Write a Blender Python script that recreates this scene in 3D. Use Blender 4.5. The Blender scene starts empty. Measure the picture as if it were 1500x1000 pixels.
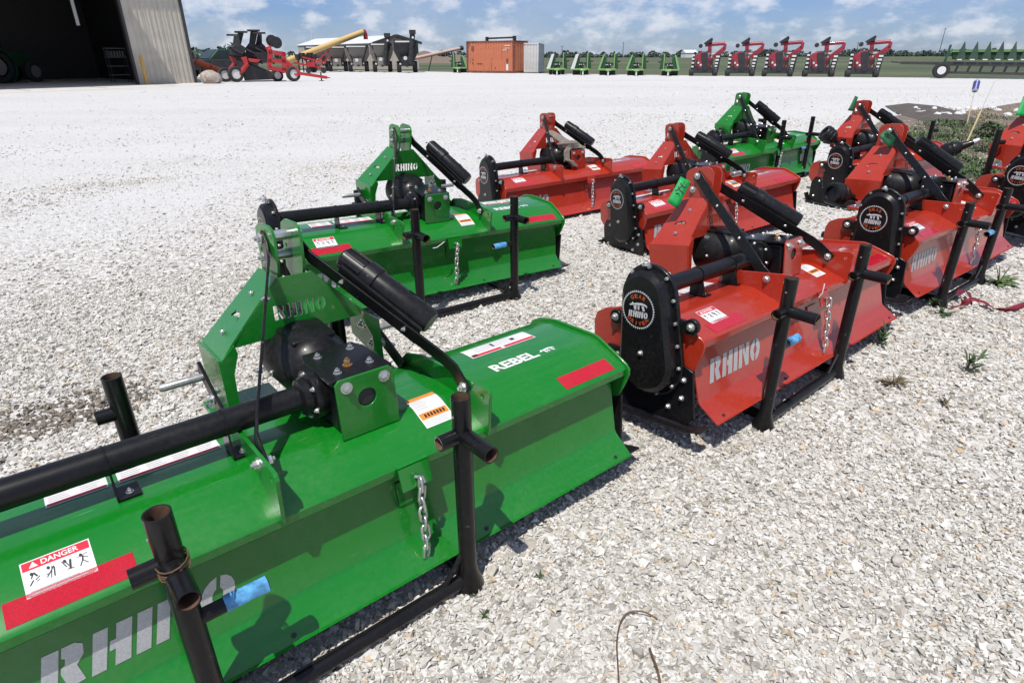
import bpy, bmesh, math, random
import numpy as np
from mathutils import Vector, Matrix
from mathutils.geometry import tessellate_polygon

R_ = math.radians
rng = random.Random(7)
sc = bpy.context.scene
col = sc.collection

# ------------------------------------------------------------------ camera, sky, sun, exposure
S = 0.82                     # metres per unit of the tiller survey
CAM_H = 1.353
F_PX, PITCH, ROLL = 896.37, R_(24.96), R_(-0.264)
cam_d = bpy.data.cameras.new('camera'); cam = bpy.data.objects.new('camera', cam_d); col.objects.link(cam)
cam_d.sensor_width = 36.0; cam_d.lens = F_PX / 1500 * 36.0
cam_d.clip_start = 0.05; cam_d.clip_end = 20000
FW = Vector((0, math.cos(PITCH), -math.sin(PITCH)))
_up = Vector((0, math.sin(PITCH), math.cos(PITCH))); _rt = Vector((1, 0, 0))
RT = _rt * math.cos(ROLL) + _up * math.sin(ROLL)
UP = _up * math.cos(ROLL) - _rt * math.sin(ROLL)
m = Matrix((RT, UP, -FW)).transposed().to_4x4(); m.translation = (0, 0, CAM_H)
cam.matrix_world = m
sc.camera = cam

SUN_EL, SUN_AZ = R_(65), R_(20)      # light travels towards +Y, turned SUN_AZ towards +X
w = bpy.data.worlds.new('World'); sc.world = w; w.use_nodes = True
nt = w.node_tree; nt.nodes.clear()
def N(t, typ, **kw):
    n = t.nodes.new(typ)
    for k, v in kw.items():
        if k in n.inputs.keys() if hasattr(n.inputs, 'keys') else False: n.inputs[k].default_value = v
        else: setattr(n, k, v)
    return n
out = N(nt, 'ShaderNodeOutputWorld'); bg = N(nt, 'ShaderNodeBackground')
sky = N(nt, 'ShaderNodeTexSky'); sky.sky_type = 'NISHITA'; sky.sun_disc = False
sky.sun_elevation = SUN_EL; sky.sun_rotation = math.pi + SUN_AZ
sky.air_density = 1.0; sky.dust_density = 0.3; sky.ozone_density = 2.0
tint = N(nt, 'ShaderNodeMixRGB', blend_type='MULTIPLY'); tint.inputs[0].default_value = 1.0
tint.inputs[2].default_value = (0.45, 0.58, 0.95, 1)
tc = N(nt, 'ShaderNodeTexCoord'); sep = N(nt, 'ShaderNodeSeparateXYZ')
nt.links.new(tc.outputs['Generated'], sep.inputs[0])
def cloud_layer(scale, lo, hi, off, zs):
    mp = N(nt, 'ShaderNodeMapping'); mp.inputs['Location'].default_value = off; mp.inputs['Scale'].default_value = (scale, scale, scale * zs)
    nz = N(nt, 'ShaderNodeTexNoise'); nz.inputs['Scale'].default_value = 1.0; nz.inputs['Detail'].default_value = 8; nz.inputs['Roughness'].default_value = 0.58
    rp = N(nt, 'ShaderNodeMapRange'); rp.interpolation_type = 'SMOOTHSTEP'
    rp.inputs['From Min'].default_value = lo; rp.inputs['From Max'].default_value = hi
    nt.links.new(tc.outputs['Generated'], mp.inputs[0]); nt.links.new(mp.outputs[0], nz.inputs['Vector']); nt.links.new(nz.outputs[0], rp.inputs['Value'])
    return rp
c1 = cloud_layer(17, 0.44, 0.67, (3.1, 1.7, 0.6), 2.0); c2 = cloud_layer(4.0, 0.30, 0.70, (9.2, 4.4, 0), 3.0)
mg = N(nt, 'ShaderNodeMixRGB', blend_type='MIX')     # broad pale veil
mg.inputs[2].default_value = (4.6, 5.3, 6.3, 1)
ml = N(nt, 'ShaderNodeMath', operation='MULTIPLY'); ml.inputs[1].default_value = 0.50
nt.links.new(c2.outputs[0], ml.inputs[0]); nt.links.new(ml.outputs[0], mg.inputs[0])
mc = N(nt, 'ShaderNodeMixRGB', blend_type='MIX')     # small cumulus
mc.inputs[2].default_value = (7.6, 7.8, 8.4, 1)
m2 = N(nt, 'ShaderNodeMath', operation='MULTIPLY'); m2.inputs[1].default_value = 0.72
nt.links.new(c1.outputs[0], m2.inputs[0]); nt.links.new(m2.outputs[0], mc.inputs[0])
nt.links.new(sky.outputs[0], tint.inputs[1]); nt.links.new(tint.outputs[0], mg.inputs[1])
nt.links.new(mg.outputs[0], mc.inputs[1]); nt.links.new(mc.outputs[0], bg.inputs['Color'])
bg.inputs['Strength'].default_value = 0.10
nt.links.new(bg.outputs[0], out.inputs[0])

sun_d = bpy.data.lights.new('sun', 'SUN'); sun = bpy.data.objects.new('sun', sun_d); col.objects.link(sun)
sun_d.energy = 4.3; sun_d.angle = R_(0.5); sun_d.color = (1.0, 0.965, 0.90)
ldir = Vector((math.sin(SUN_AZ) * math.cos(SUN_EL), math.cos(SUN_AZ) * math.cos(SUN_EL), -math.sin(SUN_EL)))
sun.rotation_euler = ldir.to_track_quat('-Z', 'Y').to_euler()

sc.render.engine = 'CYCLES'
sc.view_settings.view_transform = 'Standard'; sc.view_settings.look = 'None'
sc.view_settings.exposure = 0.12; sc.view_settings.gamma = 1.0; sc.view_settings.use_curve_mapping = False
sc.cycles.use_denoising = True
sc.cycles.max_bounces = 6; sc.cycles.diffuse_bounces = 3; sc.cycles.glossy_bounces = 3
sc.cycles.transmission_bounces = 3; sc.cycles.caustics_reflective = False; sc.cycles.caustics_refractive = False

# ------------------------------------------------------------------ survey helpers (photo pixel -> place on the ground)
def ray(px, py):
    return FW * F_PX + RT * (px - 750) - UP * (py - 500)
def ground(px, py, z=0.0):
    d = ray(px, py); k = (z - CAM_H) / d.z
    return Vector((d.x * k, d.y * k, z))
def depth_of(p): return (Vector(p) - Vector((0, 0, CAM_H))).dot(FW)
def proj(p):
    q = Vector(p) - Vector((0, 0, CAM_H)); d = q.dot(FW)
    return 750 + F_PX * q.dot(RT) / d, 500 - F_PX * q.dot(UP) / d

# ------------------------------------------------------------------ materials
MAT = {}
def new_mat(name):
    mt = bpy.data.materials.new(name); mt.use_nodes = True; t = mt.node_tree
    b = t.nodes['Principled BSDF']; MAT[name] = mt
    return mt, t, b
def noise(t, scale, detail=4, rough=0.55, coord='Object', vec=None):
    n = t.nodes.new('ShaderNodeTexNoise'); n.inputs['Scale'].default_value = scale
    n.inputs['Detail'].default_value = detail; n.inputs['Roughness'].default_value = rough
    if vec is None:
        c = t.nodes.new('ShaderNodeTexCoord'); t.links.new(c.outputs[coord], n.inputs['Vector'])
    else: t.links.new(vec, n.inputs['Vector'])
    return n
def ramp(t, src, stops):
    r = t.nodes.new('ShaderNodeValToRGB'); e = r.color_ramp.elements
    while len(e) < len(stops): e.new(0.5)
    for el, (p, c) in zip(e, stops):
        el.position = p; el.color = (*c, 1) if len(c) == 3 else c
    t.links.new(src, r.inputs[0]); return r
def bump(t, b, src, strength, dist=0.01):
    n = t.nodes.new('ShaderNodeBump'); n.inputs['Strength'].default_value = strength; n.inputs['Distance'].default_value = dist
    t.links.new(src, n.inputs['Height']); t.links.new(n.outputs[0], b.inputs['Normal']); return n
def simple(name, colr, rough=0.5, metal=0.0, var=0.15, nscale=12.0, coat=0.0, bmp=0.0):
    mt, t, b = new_mat(name)
    n = noise(t, nscale, 5)
    lo = tuple(c * (1 - var) for c in colr); hi = tuple(min(1, c * (1 + var)) for c in colr)
    r = ramp(t, n.outputs[0], [(0.3, lo), (0.7, hi)])
    t.links.new(r.outputs[0], b.inputs['Base Color'])
    b.inputs['Roughness'].default_value = rough; b.inputs['Metallic'].default_value = metal
    if coat: b.inputs['Coat Weight'].default_value = coat; b.inputs['Coat Roughness'].default_value = 0.08
    if bmp: bump(t, b, n.outputs[0], bmp, 0.005)
    return mt
def paint(name, colr, dust=(0.42, 0.38, 0.32), rough=0.32, coat=0.35, damt=0.10, wave=0.10):
    mt, t, b = new_mat(name)
    n1 = noise(t, 3.0, 6); n2 = noise(t, 60.0, 3)
    mul = t.nodes.new('ShaderNodeMath'); mul.operation = 'MULTIPLY'
    t.links.new(n1.outputs[0], mul.inputs[0]); t.links.new(n2.outputs[0], mul.inputs[1])
    mr = t.nodes.new('ShaderNodeMapRange'); mr.inputs['From Min'].default_value = 0.20; mr.inputs['From Max'].default_value = 0.45
    mr.inputs['To Max'].default_value = damt
    t.links.new(mul.outputs[0], mr.inputs['Value'])
    mix = t.nodes.new('ShaderNodeMixRGB'); mix.inputs[1].default_value = (*colr, 1); mix.inputs[2].default_value = (*dust, 1)
    t.links.new(mr.outputs[0], mix.inputs[0]); t.links.new(mix.outputs[0], b.inputs['Base Color'])
    rr = t.nodes.new('ShaderNodeMapRange'); rr.inputs['To Min'].default_value = rough - 0.07; rr.inputs['To Max'].default_value = rough + 0.12
    t.links.new(n1.outputs[0], rr.inputs['Value']); t.links.new(rr.outputs[0], b.inputs['Roughness'])
    b.inputs['Coat Weight'].default_value = coat; b.inputs['Coat Roughness'].default_value = 0.07
    n3 = noise(t, 2.6, 2); bump(t, b, n3.outputs[0], wave, 0.02)
    # fine scratches and scuffs that show bare primer
    tc2 = t.nodes.new('ShaderNodeTexCoord'); mp2 = t.nodes.new('ShaderNodeMapping'); mp2.inputs['Rotation'].default_value = (0.3, 0.2, 0.5); mp2.inputs['Scale'].default_value = (4.0, 70.0, 30.0)
    t.links.new(tc2.outputs['Object'], mp2.inputs[0]); n4 = noise(t, 1.0, 3, 0.6, vec=mp2.outputs[0]); sr = t.nodes.new('ShaderNodeMapRange'); sr.inputs['From Min'].default_value = 0.70; sr.inputs['From Max'].default_value = 0.76; sr.inputs['To Max'].default_value = 0.35
    t.links.new(n4.outputs[0], sr.inputs['Value']); mx3 = t.nodes.new('ShaderNodeMixRGB'); mx3.inputs[2].default_value = (*[min(1, c * 0.6 + 0.25) for c in colr], 1); t.links.new(sr.outputs[0], mx3.inputs[0]); t.links.new(mix.outputs[0], mx3.inputs[1]); t.links.new(mx3.outputs[0], b.inputs['Base Color'])
    return mt
paint('paint_green', (0.003, 0.170, 0.011), rough=0.25, coat=0.45, damt=0.05, wave=0.22)
paint('paint_red', (0.365, 0.026, 0.010), rough=0.26, coat=0.45, damt=0.06, wave=0.22)
paint('paint_black', (0.006, 0.006, 0.007), rough=0.27, coat=0.25, damt=0.03)
paint('black_plastic', (0.007, 0.007, 0.008), rough=0.34, coat=0.1, damt=0.03)
paint('pipe_black', (0.007, 0.007, 0.008), rough=0.26, coat=0.25, damt=0.03, dust=(0.25, 0.16, 0.10))
for k_ in ('paint_black', 'black_plastic', 'pipe_black'):
    b_ = MAT[k_].node_tree.nodes['Principled BSDF']; b_.inputs['Specular IOR Level'].default_value = 0.28; b_.inputs['Coat Weight'].default_value = 0.06
simple('zinc', (0.62, 0.62, 0.60), 0.32, 0.85, 0.15, 60)
simple('brass', (0.45, 0.27, 0.11), 0.4, 0.7, 0.2, 60)
simple('steel_bare', (0.45, 0.44, 0.42), 0.38, 0.7, 0.25, 40)
simple('decal_white', (0.74, 0.74, 0.73), 0.35, 0, 0.04, 30)
simple('decal_red', (0.62, 0.022, 0.045), 0.35, 0, 0.06, 30)
simple('decal_orange', (0.75, 0.25, 0.04), 0.4, 0, 0.06, 30)
simple('decal_black', (0.02, 0.02, 0.022), 0.5, 0, 0.05, 30)
simple('decal_grey', (0.42, 0.42, 0.43), 0.5, 0, 0.05, 30)
simple('emblem_white', (0.50, 0.50, 0.50), 0.5, 0, 0.1, 40); simple('emblem_orange', (0.42, 0.075, 0.025), 0.4, 0, 0.05, 30)
simple('pipe_inside', (0.11, 0.06, 0.035), 0.8, 0, 0.4, 60)
simple('tag_dark', (0.004, 0.085, 0.025), 0.6, 0, 0.1, 10); simple('tag_green', (0.0, 0.30, 0.06), 0.6, 0, 0.1, 10)
simple('tape_blue', (0.09, 0.30, 0.55), 0.35, 0, 0.55, 45)
simple('rope_grey', (0.20, 0.17, 0.14), 0.9, 0, 0.35, 60, bmp=0.4)
simple('wire_rust', (0.16, 0.09, 0.05), 0.6, 0.4, 0.3, 60)
simple('ribbon_red', (0.19, 0.010, 0.026), 0.65, 0, 0.2, 20)
simple('soil_steel', (0.03, 0.028, 0.026), 0.5, 0.3, 0.4, 20)
# silver lettering: brushed fade
mt, t, b = new_mat('vinyl_silver')
n = noise(t, 220.0, 2); n2 = noise(t, 3.0, 2)
r = ramp(t, n.outputs[0], [(0.3, (0.42, 0.43, 0.44)), (0.7, (0.56, 0.57, 0.58))]); t.links.new(r.outputs[0], b.inputs['Base Color'])
b.inputs['Roughness'].default_value = 0.35; b.inputs['Metallic'].default_value = 0.35
# red retro-reflector with fine lattice
mt, t, b = new_mat('reflector_red')
tc_ = t.nodes.new('ShaderNodeTexCoord'); br = t.nodes.new('ShaderNodeTexVoronoi'); br.inputs['Scale'].default_value = 160; br.feature = 'DISTANCE_TO_EDGE'
t.links.new(tc_.outputs['Object'], br.inputs['Vector'])
r = ramp(t, br.outputs['Distance'], [(0.0, (0.40, 0.005, 0.016)), (0.25, (0.52, 0.007, 0.022))]); t.links.new(r.outputs[0], b.inputs['Base Color'])
b.inputs['Roughness'].default_value = 0.22; b.inputs['Coat Weight'].default_value = 0.5

# ------------------------------------------------------------------ mesh collector
def V3(p): return Vector((float(p[0]), float(p[1]), float(p[2])))
class MB:
    def __init__(s): s.v = []; s.f = []; s.mi = []
    def add(s, verts, faces, mi=0):
        o = len(s.v); s.v += [tuple(p) for p in verts]
        s.f += [tuple(i + o for i in fc) for fc in faces]; s.mi += [mi] * len(faces); return s
    def box(s, x0, x1, y0, y1, z0, z1, mi=0):
        v = [(x, y, z) for x in (x0, x1) for y in (y0, y1) for z in (z0, z1)]
        return s.add(v, [(0, 1, 3, 2), (4, 6, 7, 5), (0, 4, 5, 1), (2, 3, 7, 6), (0, 2, 6, 4), (1, 5, 7, 3)], mi)
    def plate(s, outer, t0, t1, axis='x', holes=(), mi=0):
        """polygon with holes, thickened along an axis; 2D = the two other axes in order"""
        def P(q, t):
            a, b_ = q
            return {'x': (t, a, b_), 'y': (a, t, b_), 'z': (a, b_, t)}[axis]
        loops = [list(outer)] + [list(h) for h in holes]
        if len(loops) == 1 and False: pass
        tess = tessellate_polygon([[Vector((q[0], q[1], 0)) for q in lp] for lp in loops])
        flat = [q for lp in loops for q in lp]; n = len(flat)
        v = [P(q, t0) for q in flat] + [P(q, t1) for q in flat]
        f = [tuple(tr) for tr in tess] + [tuple(i + n for i in reversed(tr)) for tr in tess]
        o = 0
        for lp in loops:
            k = len(lp)
            for i in range(k): f.append((o + i, o + (i + 1) % k, n + o + (i + 1) % k, n + o + i))
            o += k
        return s.add(v, f, mi)
    def quad(s, pts, th, mi=0):
        """planar polygon in space thickened along its normal"""
        p = [V3(q) for q in pts]; nrm = Vector((0, 0, 0))
        for i in range(len(p)): nrm += p[i].cross(p[(i + 1) % len(p)])
        nrm.normalize(); k = len(p); v = [q + nrm * th / 2 for q in p] + [q - nrm * th / 2 for q in p]
        f = [tuple(range(k)), tuple(reversed(range(k, 2 * k)))] + [(i, k + i, k + (i + 1) % k, (i + 1) % k) for i in range(k)]
        return s.add(v, f, mi)
    def sheet(s, pts, mi=0): return s.add(pts, [tuple(range(len(pts)))], mi)
    def tube(s, path, r, n=12, caps=True, mi=0, closed=False):
        path = [V3(p) for p in path]; k = len(path); rs = r if isinstance(r, (list, tuple)) else [r] * k
        rings = []; up = None
        for i, p in enumerate(path):
            if closed: d = (path[(i + 1) % k] - path[i - 1])
            else: d = (path[min(i + 1, k - 1)] - path[max(i - 1, 0)])
            d.normalize()
            if up is None:
                up = Vector((0, 0, 1)) if abs(d.z) < 0.9 else Vector((1, 0, 0))
            a = (up - d * up.dot(d)); a.normalize(); up = a; b_ = d.cross(a)
            rings.append([p + (a * math.cos(2 * math.pi * j / n) + b_ * math.sin(2 * math.pi * j / n)) * rs[i] for j in range(n)])
        v = [q for rg in rings for q in rg]; f = []
        for i in range(k if closed else k - 1):
            i2 = (i + 1) % k
            for j in range(n): f.append((i * n + j, i * n + (j + 1) % n, i2 * n + (j + 1) % n, i2 * n + j))
        if caps and not closed: f += [tuple(reversed(range(n))), tuple(range((k - 1) * n, k * n))]
        return s.add(v, f, mi)
    def pipe(s, p0, p1, r, th=0.004, n=16, mi=0, mi_in=None):
        """open hollow pipe"""
        p0, p1 = V3(p0), V3(p1); d = (p1 - p0).normalized()
        return s.tube_prof([(p0, r), (p1, r), (p1, r - th), (p1 - d * min(0.12, (p1 - p0).length * 0.6), r - th)], d, n, mi, mi_in)
    def tube_prof(s, prof, d, n, mi=0, mi_in=None):
        up = Vector((0, 0, 1)) if abs(d.z) < 0.9 else Vector((1, 0, 0))
        a = (up - d * up.dot(d)).normalized(); b_ = d.cross(a); v = []
        for p, r in prof: v += [p + (a * math.cos(2 * math.pi * j / n) + b_ * math.sin(2 * math.pi * j / n)) * r for j in range(n)]
        for i in range(len(prof) - 1):
            pass
        o = len(s.v); s.v += [tuple(q) for q in v]
        for i in range(len(prof) - 1):
            for j in range(n):
                s.f.append((o + i * n + j, o + i * n + (j + 1) % n, o + (i + 1) * n + (j + 1) % n, o + (i + 1) * n + j))
                s.mi.append(mi_in if (mi_in is not None and i >= 2) else mi)
        s.f.append(tuple(o + j for j in reversed(range(n)))); s.mi.append(mi)
        k = (len(prof) - 1) * n
        s.f.append(tuple(o + k + j for j in range(n))); s.mi.append(mi_in if mi_in is not None else mi)
        return s
    def lathe(s, prof, org, axis='x', n=24, mi=0):
        """prof: (t along axis, radius); closed at both ends"""
        org = V3(org); ax = {'x': Vector((1, 0, 0)), 'y': Vector((0, 1, 0)), 'z': Vector((0, 0, 1))}[axis] if isinstance(axis, str) else V3(axis).normalized()
        up = Vector((0, 0, 1)) if abs(ax.z) < 0.9 else Vector((1, 0, 0)); a = (up - ax * up.dot(ax)).normalized(); b_ = ax.cross(a)
        v = []
        for t_, r in prof: v += [org + ax * t_ + (a * math.cos(2 * math.pi * j / n) + b_ * math.sin(2 * math.pi * j / n)) * max(r, 1e-4) for j in range(n)]
        k = len(prof); f = []
        for i in range(k - 1):
            for j in range(n): f.append((i * n + j, i * n + (j + 1) % n, (i + 1) * n + (j + 1) % n, (i + 1) * n + j))
        f += [tuple(reversed(range(n))), tuple(range((k - 1) * n, k * n))]
        return s.add(v, f, mi)
    def flat(s, path, side, wd, th, mi=0):
        """flat bar swept along a path; side = direction of its thickness"""
        path = [V3(p) for p in path]; sd = V3(side).normalized(); k = len(path); v = []
        for i, p in enumerate(path):
            d = (path[min(i + 1, k - 1)] - path[max(i - 1, 0)]).normalized(); s2 = (sd - d * sd.dot(d)).normalized(); u = d.cross(s2)
            for a, b_ in ((1, 1), (1, -1), (-1, -1), (-1, 1)): v.append(p + u * a * wd / 2 + s2 * b_ * th / 2)
        f = [(3, 2, 1, 0), tuple(range(4 * k - 4, 4 * k))]
        for i in range(k - 1):
            for j in range(4): f.append((i * 4 + j, i * 4 + (j + 1) % 4, i * 4 + 4 + (j + 1) % 4, i * 4 + 4 + j))
        return s.add(v, f, mi)
    def bar(s, p0, p1, wd, ht, mi=0, side=None):
        p0, p1 = V3(p0), V3(p1); d = (p1 - p0).normalized()
        sd = V3(side) if side is not None else (Vector((0, 0, 1)).cross(d) if abs(d.z) < 0.95 else Vector((1, 0, 0)))
        return s.flat([p0, p1], sd, ht, wd, mi)
    def ball(s, c, rx, ry=None, rz=None, mi=0, nu=12, nv=8):
        c = V3(c); ry = ry or rx; rz = rz or rx; v = [c + Vector((0, 0, rz))]; f = []
        for i in range(1, nv):
            th = math.pi * i / nv
            for j in range(nu):
                ph = 2 * math.pi * j / nu; v.append(c + Vector((rx * math.sin(th) * math.cos(ph), ry * math.sin(th) * math.sin(ph), rz * math.cos(th))))
        v.append(c - Vector((0, 0, rz))); L = len(v) - 1
        for j in range(nu):
            f.append((0, 1 + j, 1 + (j + 1) % nu)); f.append((L, 1 + (nv - 2) * nu + (j + 1) % nu, 1 + (nv - 2) * nu + j))
            for i in range(nv - 2):
                a = 1 + i * nu; f.append((a + j, a + nu + j, a + nu + (j + 1) % nu, a + (j + 1) % nu))
        return s.add(v, f, mi)
    def mesh(s, name, mats, smooth=35, recalc=True):
        me = bpy.data.meshes.new(name); me.from_pydata(s.v, [], s.f); me.validate(verbose=False)
        mats = mats if isinstance(mats, (list, tuple)) else [mats]
        for mm in mats: me.materials.append(MAT[mm] if isinstance(mm, str) else mm)
        if len(mats) > 1 and len(me.polygons) == len(s.mi): me.polygons.foreach_set('material_index', s.mi)
        if recalc:
            bm = bmesh.new(); bm.from_mesh(me); bmesh.ops.recalc_face_normals(bm, faces=bm.faces); bm.to_mesh(me); bm.free()
        if smooth:
            me.shade_smooth(); me.set_sharp_from_angle(angle=R_(smooth))
        return me
    def build(s, name, mats, parent=None, smooth=35, bev=0.0, seg=2, recalc=True):
        o = bpy.data.objects.new(name, s.mesh(name, mats, smooth, recalc)); col.objects.link(o); o.parent = parent
        if bev:
            md = o.modifiers.new('bevel', 'BEVEL'); md.width = bev; md.segments = seg; md.limit_method = 'ANGLE'; md.angle_limit = R_(40)
        return o
def child(name, me, parent, loc=(0, 0, 0), rot=None):
    o = bpy.data.objects.new(name, me); col.objects.link(o); o.parent = parent; o.location = loc
    if rot is not None: o.rotation_euler = rot
    return o
def tag(o, label=None, cat=None, group=None, kind=None):
    if label: o['label'] = label
    if cat: o['category'] = cat
    if group: o['group'] = group
    if kind: o['kind'] = kind
    return o
def empty(name, loc=(0, 0, 0), rz=0.0, parent=None):
    o = bpy.data.objects.new(name, None); col.objects.link(o); o.location = loc; o.rotation_euler = (0, 0, rz); o.parent = parent
    o.empty_display_size = 0.1; return o
def copy_tree(o, parent=None):
    c = o.copy(); col.objects.link(c); c.parent = parent
    for ch in list(o.children): copy_tree(ch, c)
    return c
def circle(cx, cy, r, n=20): return [(cx + r * math.cos(2 * math.pi * i / n), cy + r * math.sin(2 * math.pi * i / n)) for i in range(n)]

# ------------------------------------------------------------------ lettering
_txt_cache = {}
def text_loops(txt, bold=0.0):
    """outlines of a text (cap height about 0.7) as closed 2D loops with signed area"""
    key = (txt, bold)
    if key in _txt_cache: return _txt_cache[key]
    cu = bpy.data.curves.new('t', 'FONT'); cu.body = txt; cu.resolution_u = 4; cu.offset = bold
    ob = bpy.data.objects.new('t', cu); col.objects.link(ob)
    dg = bpy.context.evaluated_depsgraph_get(); oe = ob.evaluated_get(dg)
    me = bpy.data.meshes.new_from_object(oe); bm = bmesh.new(); bm.from_mesh(me)
    bmesh.ops.remove_doubles(bm, verts=bm.verts, dist=1e-5)
    tri = [[(v.co.x, v.co.y) for v in f.verts] for f in bm.faces]
    be = [e for e in bm.edges if len(e.link_faces) == 1]
    nxt = {}
    for e in be:
        lf = e.link_loops[0]; nxt[lf.vert] = lf.link_loop_next.vert
    loops = []; seen = set()
    for v0 in list(nxt):
        if v0 in seen: continue
        lp = []; v = v0
        while v not in seen and v in nxt:
            seen.add(v); lp.append((v.co.x, v.co.y)); v = nxt[v]
        if len(lp) > 2: loops.append(lp)
    bm.free(); bpy.data.objects.remove(ob); bpy.data.curves.remove(cu); bpy.data.meshes.remove(me)
    _txt_cache[key] = (loops, tri); return loops, tri
def area2(lp): return sum(lp[i][0] * lp[(i + 1) % len(lp)][1] - lp[(i + 1) % len(lp)][0] * lp[i][1] for i in range(len(lp))) / 2
def text_tris(txt, bold=0.0, italic=0.0):
    loops, tri = text_loops(txt, bold)
    xs = [p[0] for t_ in tri for p in t_]; x0, x1 = min(xs), max(xs); ys = [p[1] for t_ in tri for p in t_]; y0, y1 = min(ys), max(ys)
    return [[((p[0] - x0) + italic * (p[1] - y0), p[1] - y0) for p in t_] for t_ in tri], x1 - x0, y1 - y0
def text_on(mb, txt, fn, w_, h_, bold=0.02, italic=0.0, mi=0):
    """lays lettering of width w_ and height h_ through fn(u, v) -> point"""
    tri, W_, H_ = text_tris(txt, bold, italic)
    for t_ in tri: mb.add([fn(p[0] / W_ * w_, p[1] / H_ * h_) for p in t_], [(0, 1, 2)], mi)
# ------------------------------------------------------------------ rotary tiller (survey units; X right seen from behind, Y to the tractor, Z up)
HW = 1.08
TUBE_Y, TUBE_Z = 0.14, 0.662
def hood_z(y):
    pts = HOOD_TOP
    for (a, za), (b_, zb) in zip(pts, pts[1:]):
        if b_ <= y <= a: return za + (zb - za) * (y - a) / (b_ - a)
    return pts[0][1]
HOOD_TOP = [(0.43, 0.500), (0.38, 0.530), (0.28, 0.551), (0.04, 0.555), (0.015, 0.551), (-0.143, 0.484), (-0.153, 0.472)]
def hexbolt(r, h, mat, washer=True, n=6):
    mb = MB()
    if washer: mb.lathe([(0, r * 1.45), (r * 0.25, r * 1.45)], (0, 0, 0), 'z', 14)
    mb.lathe([(r * 0.25, r), (h * 0.85, r), (h, r * 0.8)], (0, 0, 0), 'z', n)
    if washer: mb.lathe([(h, r * 0.5), (h + r * 0.5, r * 0.5)], (0, 0, 0), 'z', 8)
    return mb.mesh('bolt', mat)
BOLT = hexbolt(0.0095, 0.013, 'zinc'); BOLT_BIG = hexbolt(0.0135, 0.016, 'zinc'); BOLT_SMALL = hexbolt(0.007, 0.009, 'zinc')
BOLT_CASE = hexbolt(0.0085, 0.016, 'zinc', False); BREATHER = hexbolt(0.011, 0.020, 'brass')
AX = {'+x': (0, R_(90), 0), '-x': (0, R_(-90), 0), '+y': (R_(-90), 0, 0), '-y': (R_(90), 0, 0), '+z': (0, 0, 0), '-z': (R_(180), 0, 0)}
def bolt(parent, loc, d, me=BOLT, name='bolt'): return child(name, me, parent, loc, AX[d])

def link_mesh():
    mb = MB(); r, a, L = 0.0048, 0.0115, 0.013; p = []
    for i in range(7): t_ = math.pi * i / 6; p.append((a * math.cos(t_), 0, L + a * math.sin(t_)))
    for i in range(7): t_ = math.pi + math.pi * i / 6; p.append((a * math.cos(t_), 0, -L + a * math.sin(t_)))
    mb.tube(p, r, 7, closed=True); return mb.mesh('link', 'zinc', 60)
LINK = link_mesh()
def tine_mesh():
    mb = MB()
    pts = [(0, 0.0, 0.03), (0, 0.03, -0.08), (0.0, 0.05, -0.15), (0.03, 0.05, -0.19), (0.08, 0.03, -0.21)]
    wd = [0.05, 0.055, 0.05, 0.045, 0.03]; v = []
    for (x, y, z), q in zip(pts, wd):
        v += [(x, y - q / 2, z), (x + 0.010, y - q / 2, z), (x + 0.010, y + q / 2, z), (x, y + q / 2, z)]
    f = [(0, 1, 2, 3), (19, 18, 17, 16)]
    for i in range(4):
        for j in range(4): f.append((i * 4 + j, i * 4 + (j + 1) % 4, i * 4 + 4 + (j + 1) % 4, i * 4 + 4 + j))
    mb.add(v, f); return mb.mesh('tine', 'paint_black', 40)
TINE = tine_mesh()

# gear case outline: hull of an upper and a lower arc, in (y, z)
def case_outline(d=0.0, n=13):
    c1, r1, c2, r2 = (0.098, 0.655), 0.122 + d, (0.088, 0.355), 0.150 + d
    D = c1[1] - c2[1]; al = math.asin((r2 - r1) / D); p = []
    for i in range(n): a = al + (math.pi - 2 * al) * i / (n - 1); p.append((c1[0] + r1 * math.cos(a), c1[1] + r1 * math.sin(a)))
    for i in range(n): a = math.pi - al + (math.pi + 2 * al) * i / (n - 1); p.append((c2[0] + r2 * math.cos(a), c2[1] + r2 * math.sin(a)))
    return p
def rhino_marks():
    """blocky striding animal emblem in a unit box, as polygons"""
    return [[(0.02, 0.55), (0.16, 0.72), (0.20, 0.92), (0.27, 0.74), (0.44, 0.86), (0.70, 0.90), (0.90, 0.80), (0.98, 0.62), (0.95, 0.40), (0.90, 0.58), (0.70, 0.66), (0.46, 0.60), (0.24, 0.56), (0.10, 0.46)],
            [(0.26, 0.50), (0.42, 0.54), (0.40, 0.06), (0.30, 0.06)], [(0.48, 0.54), (0.58, 0.56), (0.56, 0.10), (0.48, 0.10)],
            [(0.68, 0.58), (0.80, 0.55), (0.86, 0.06), (0.74, 0.06)]]

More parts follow.
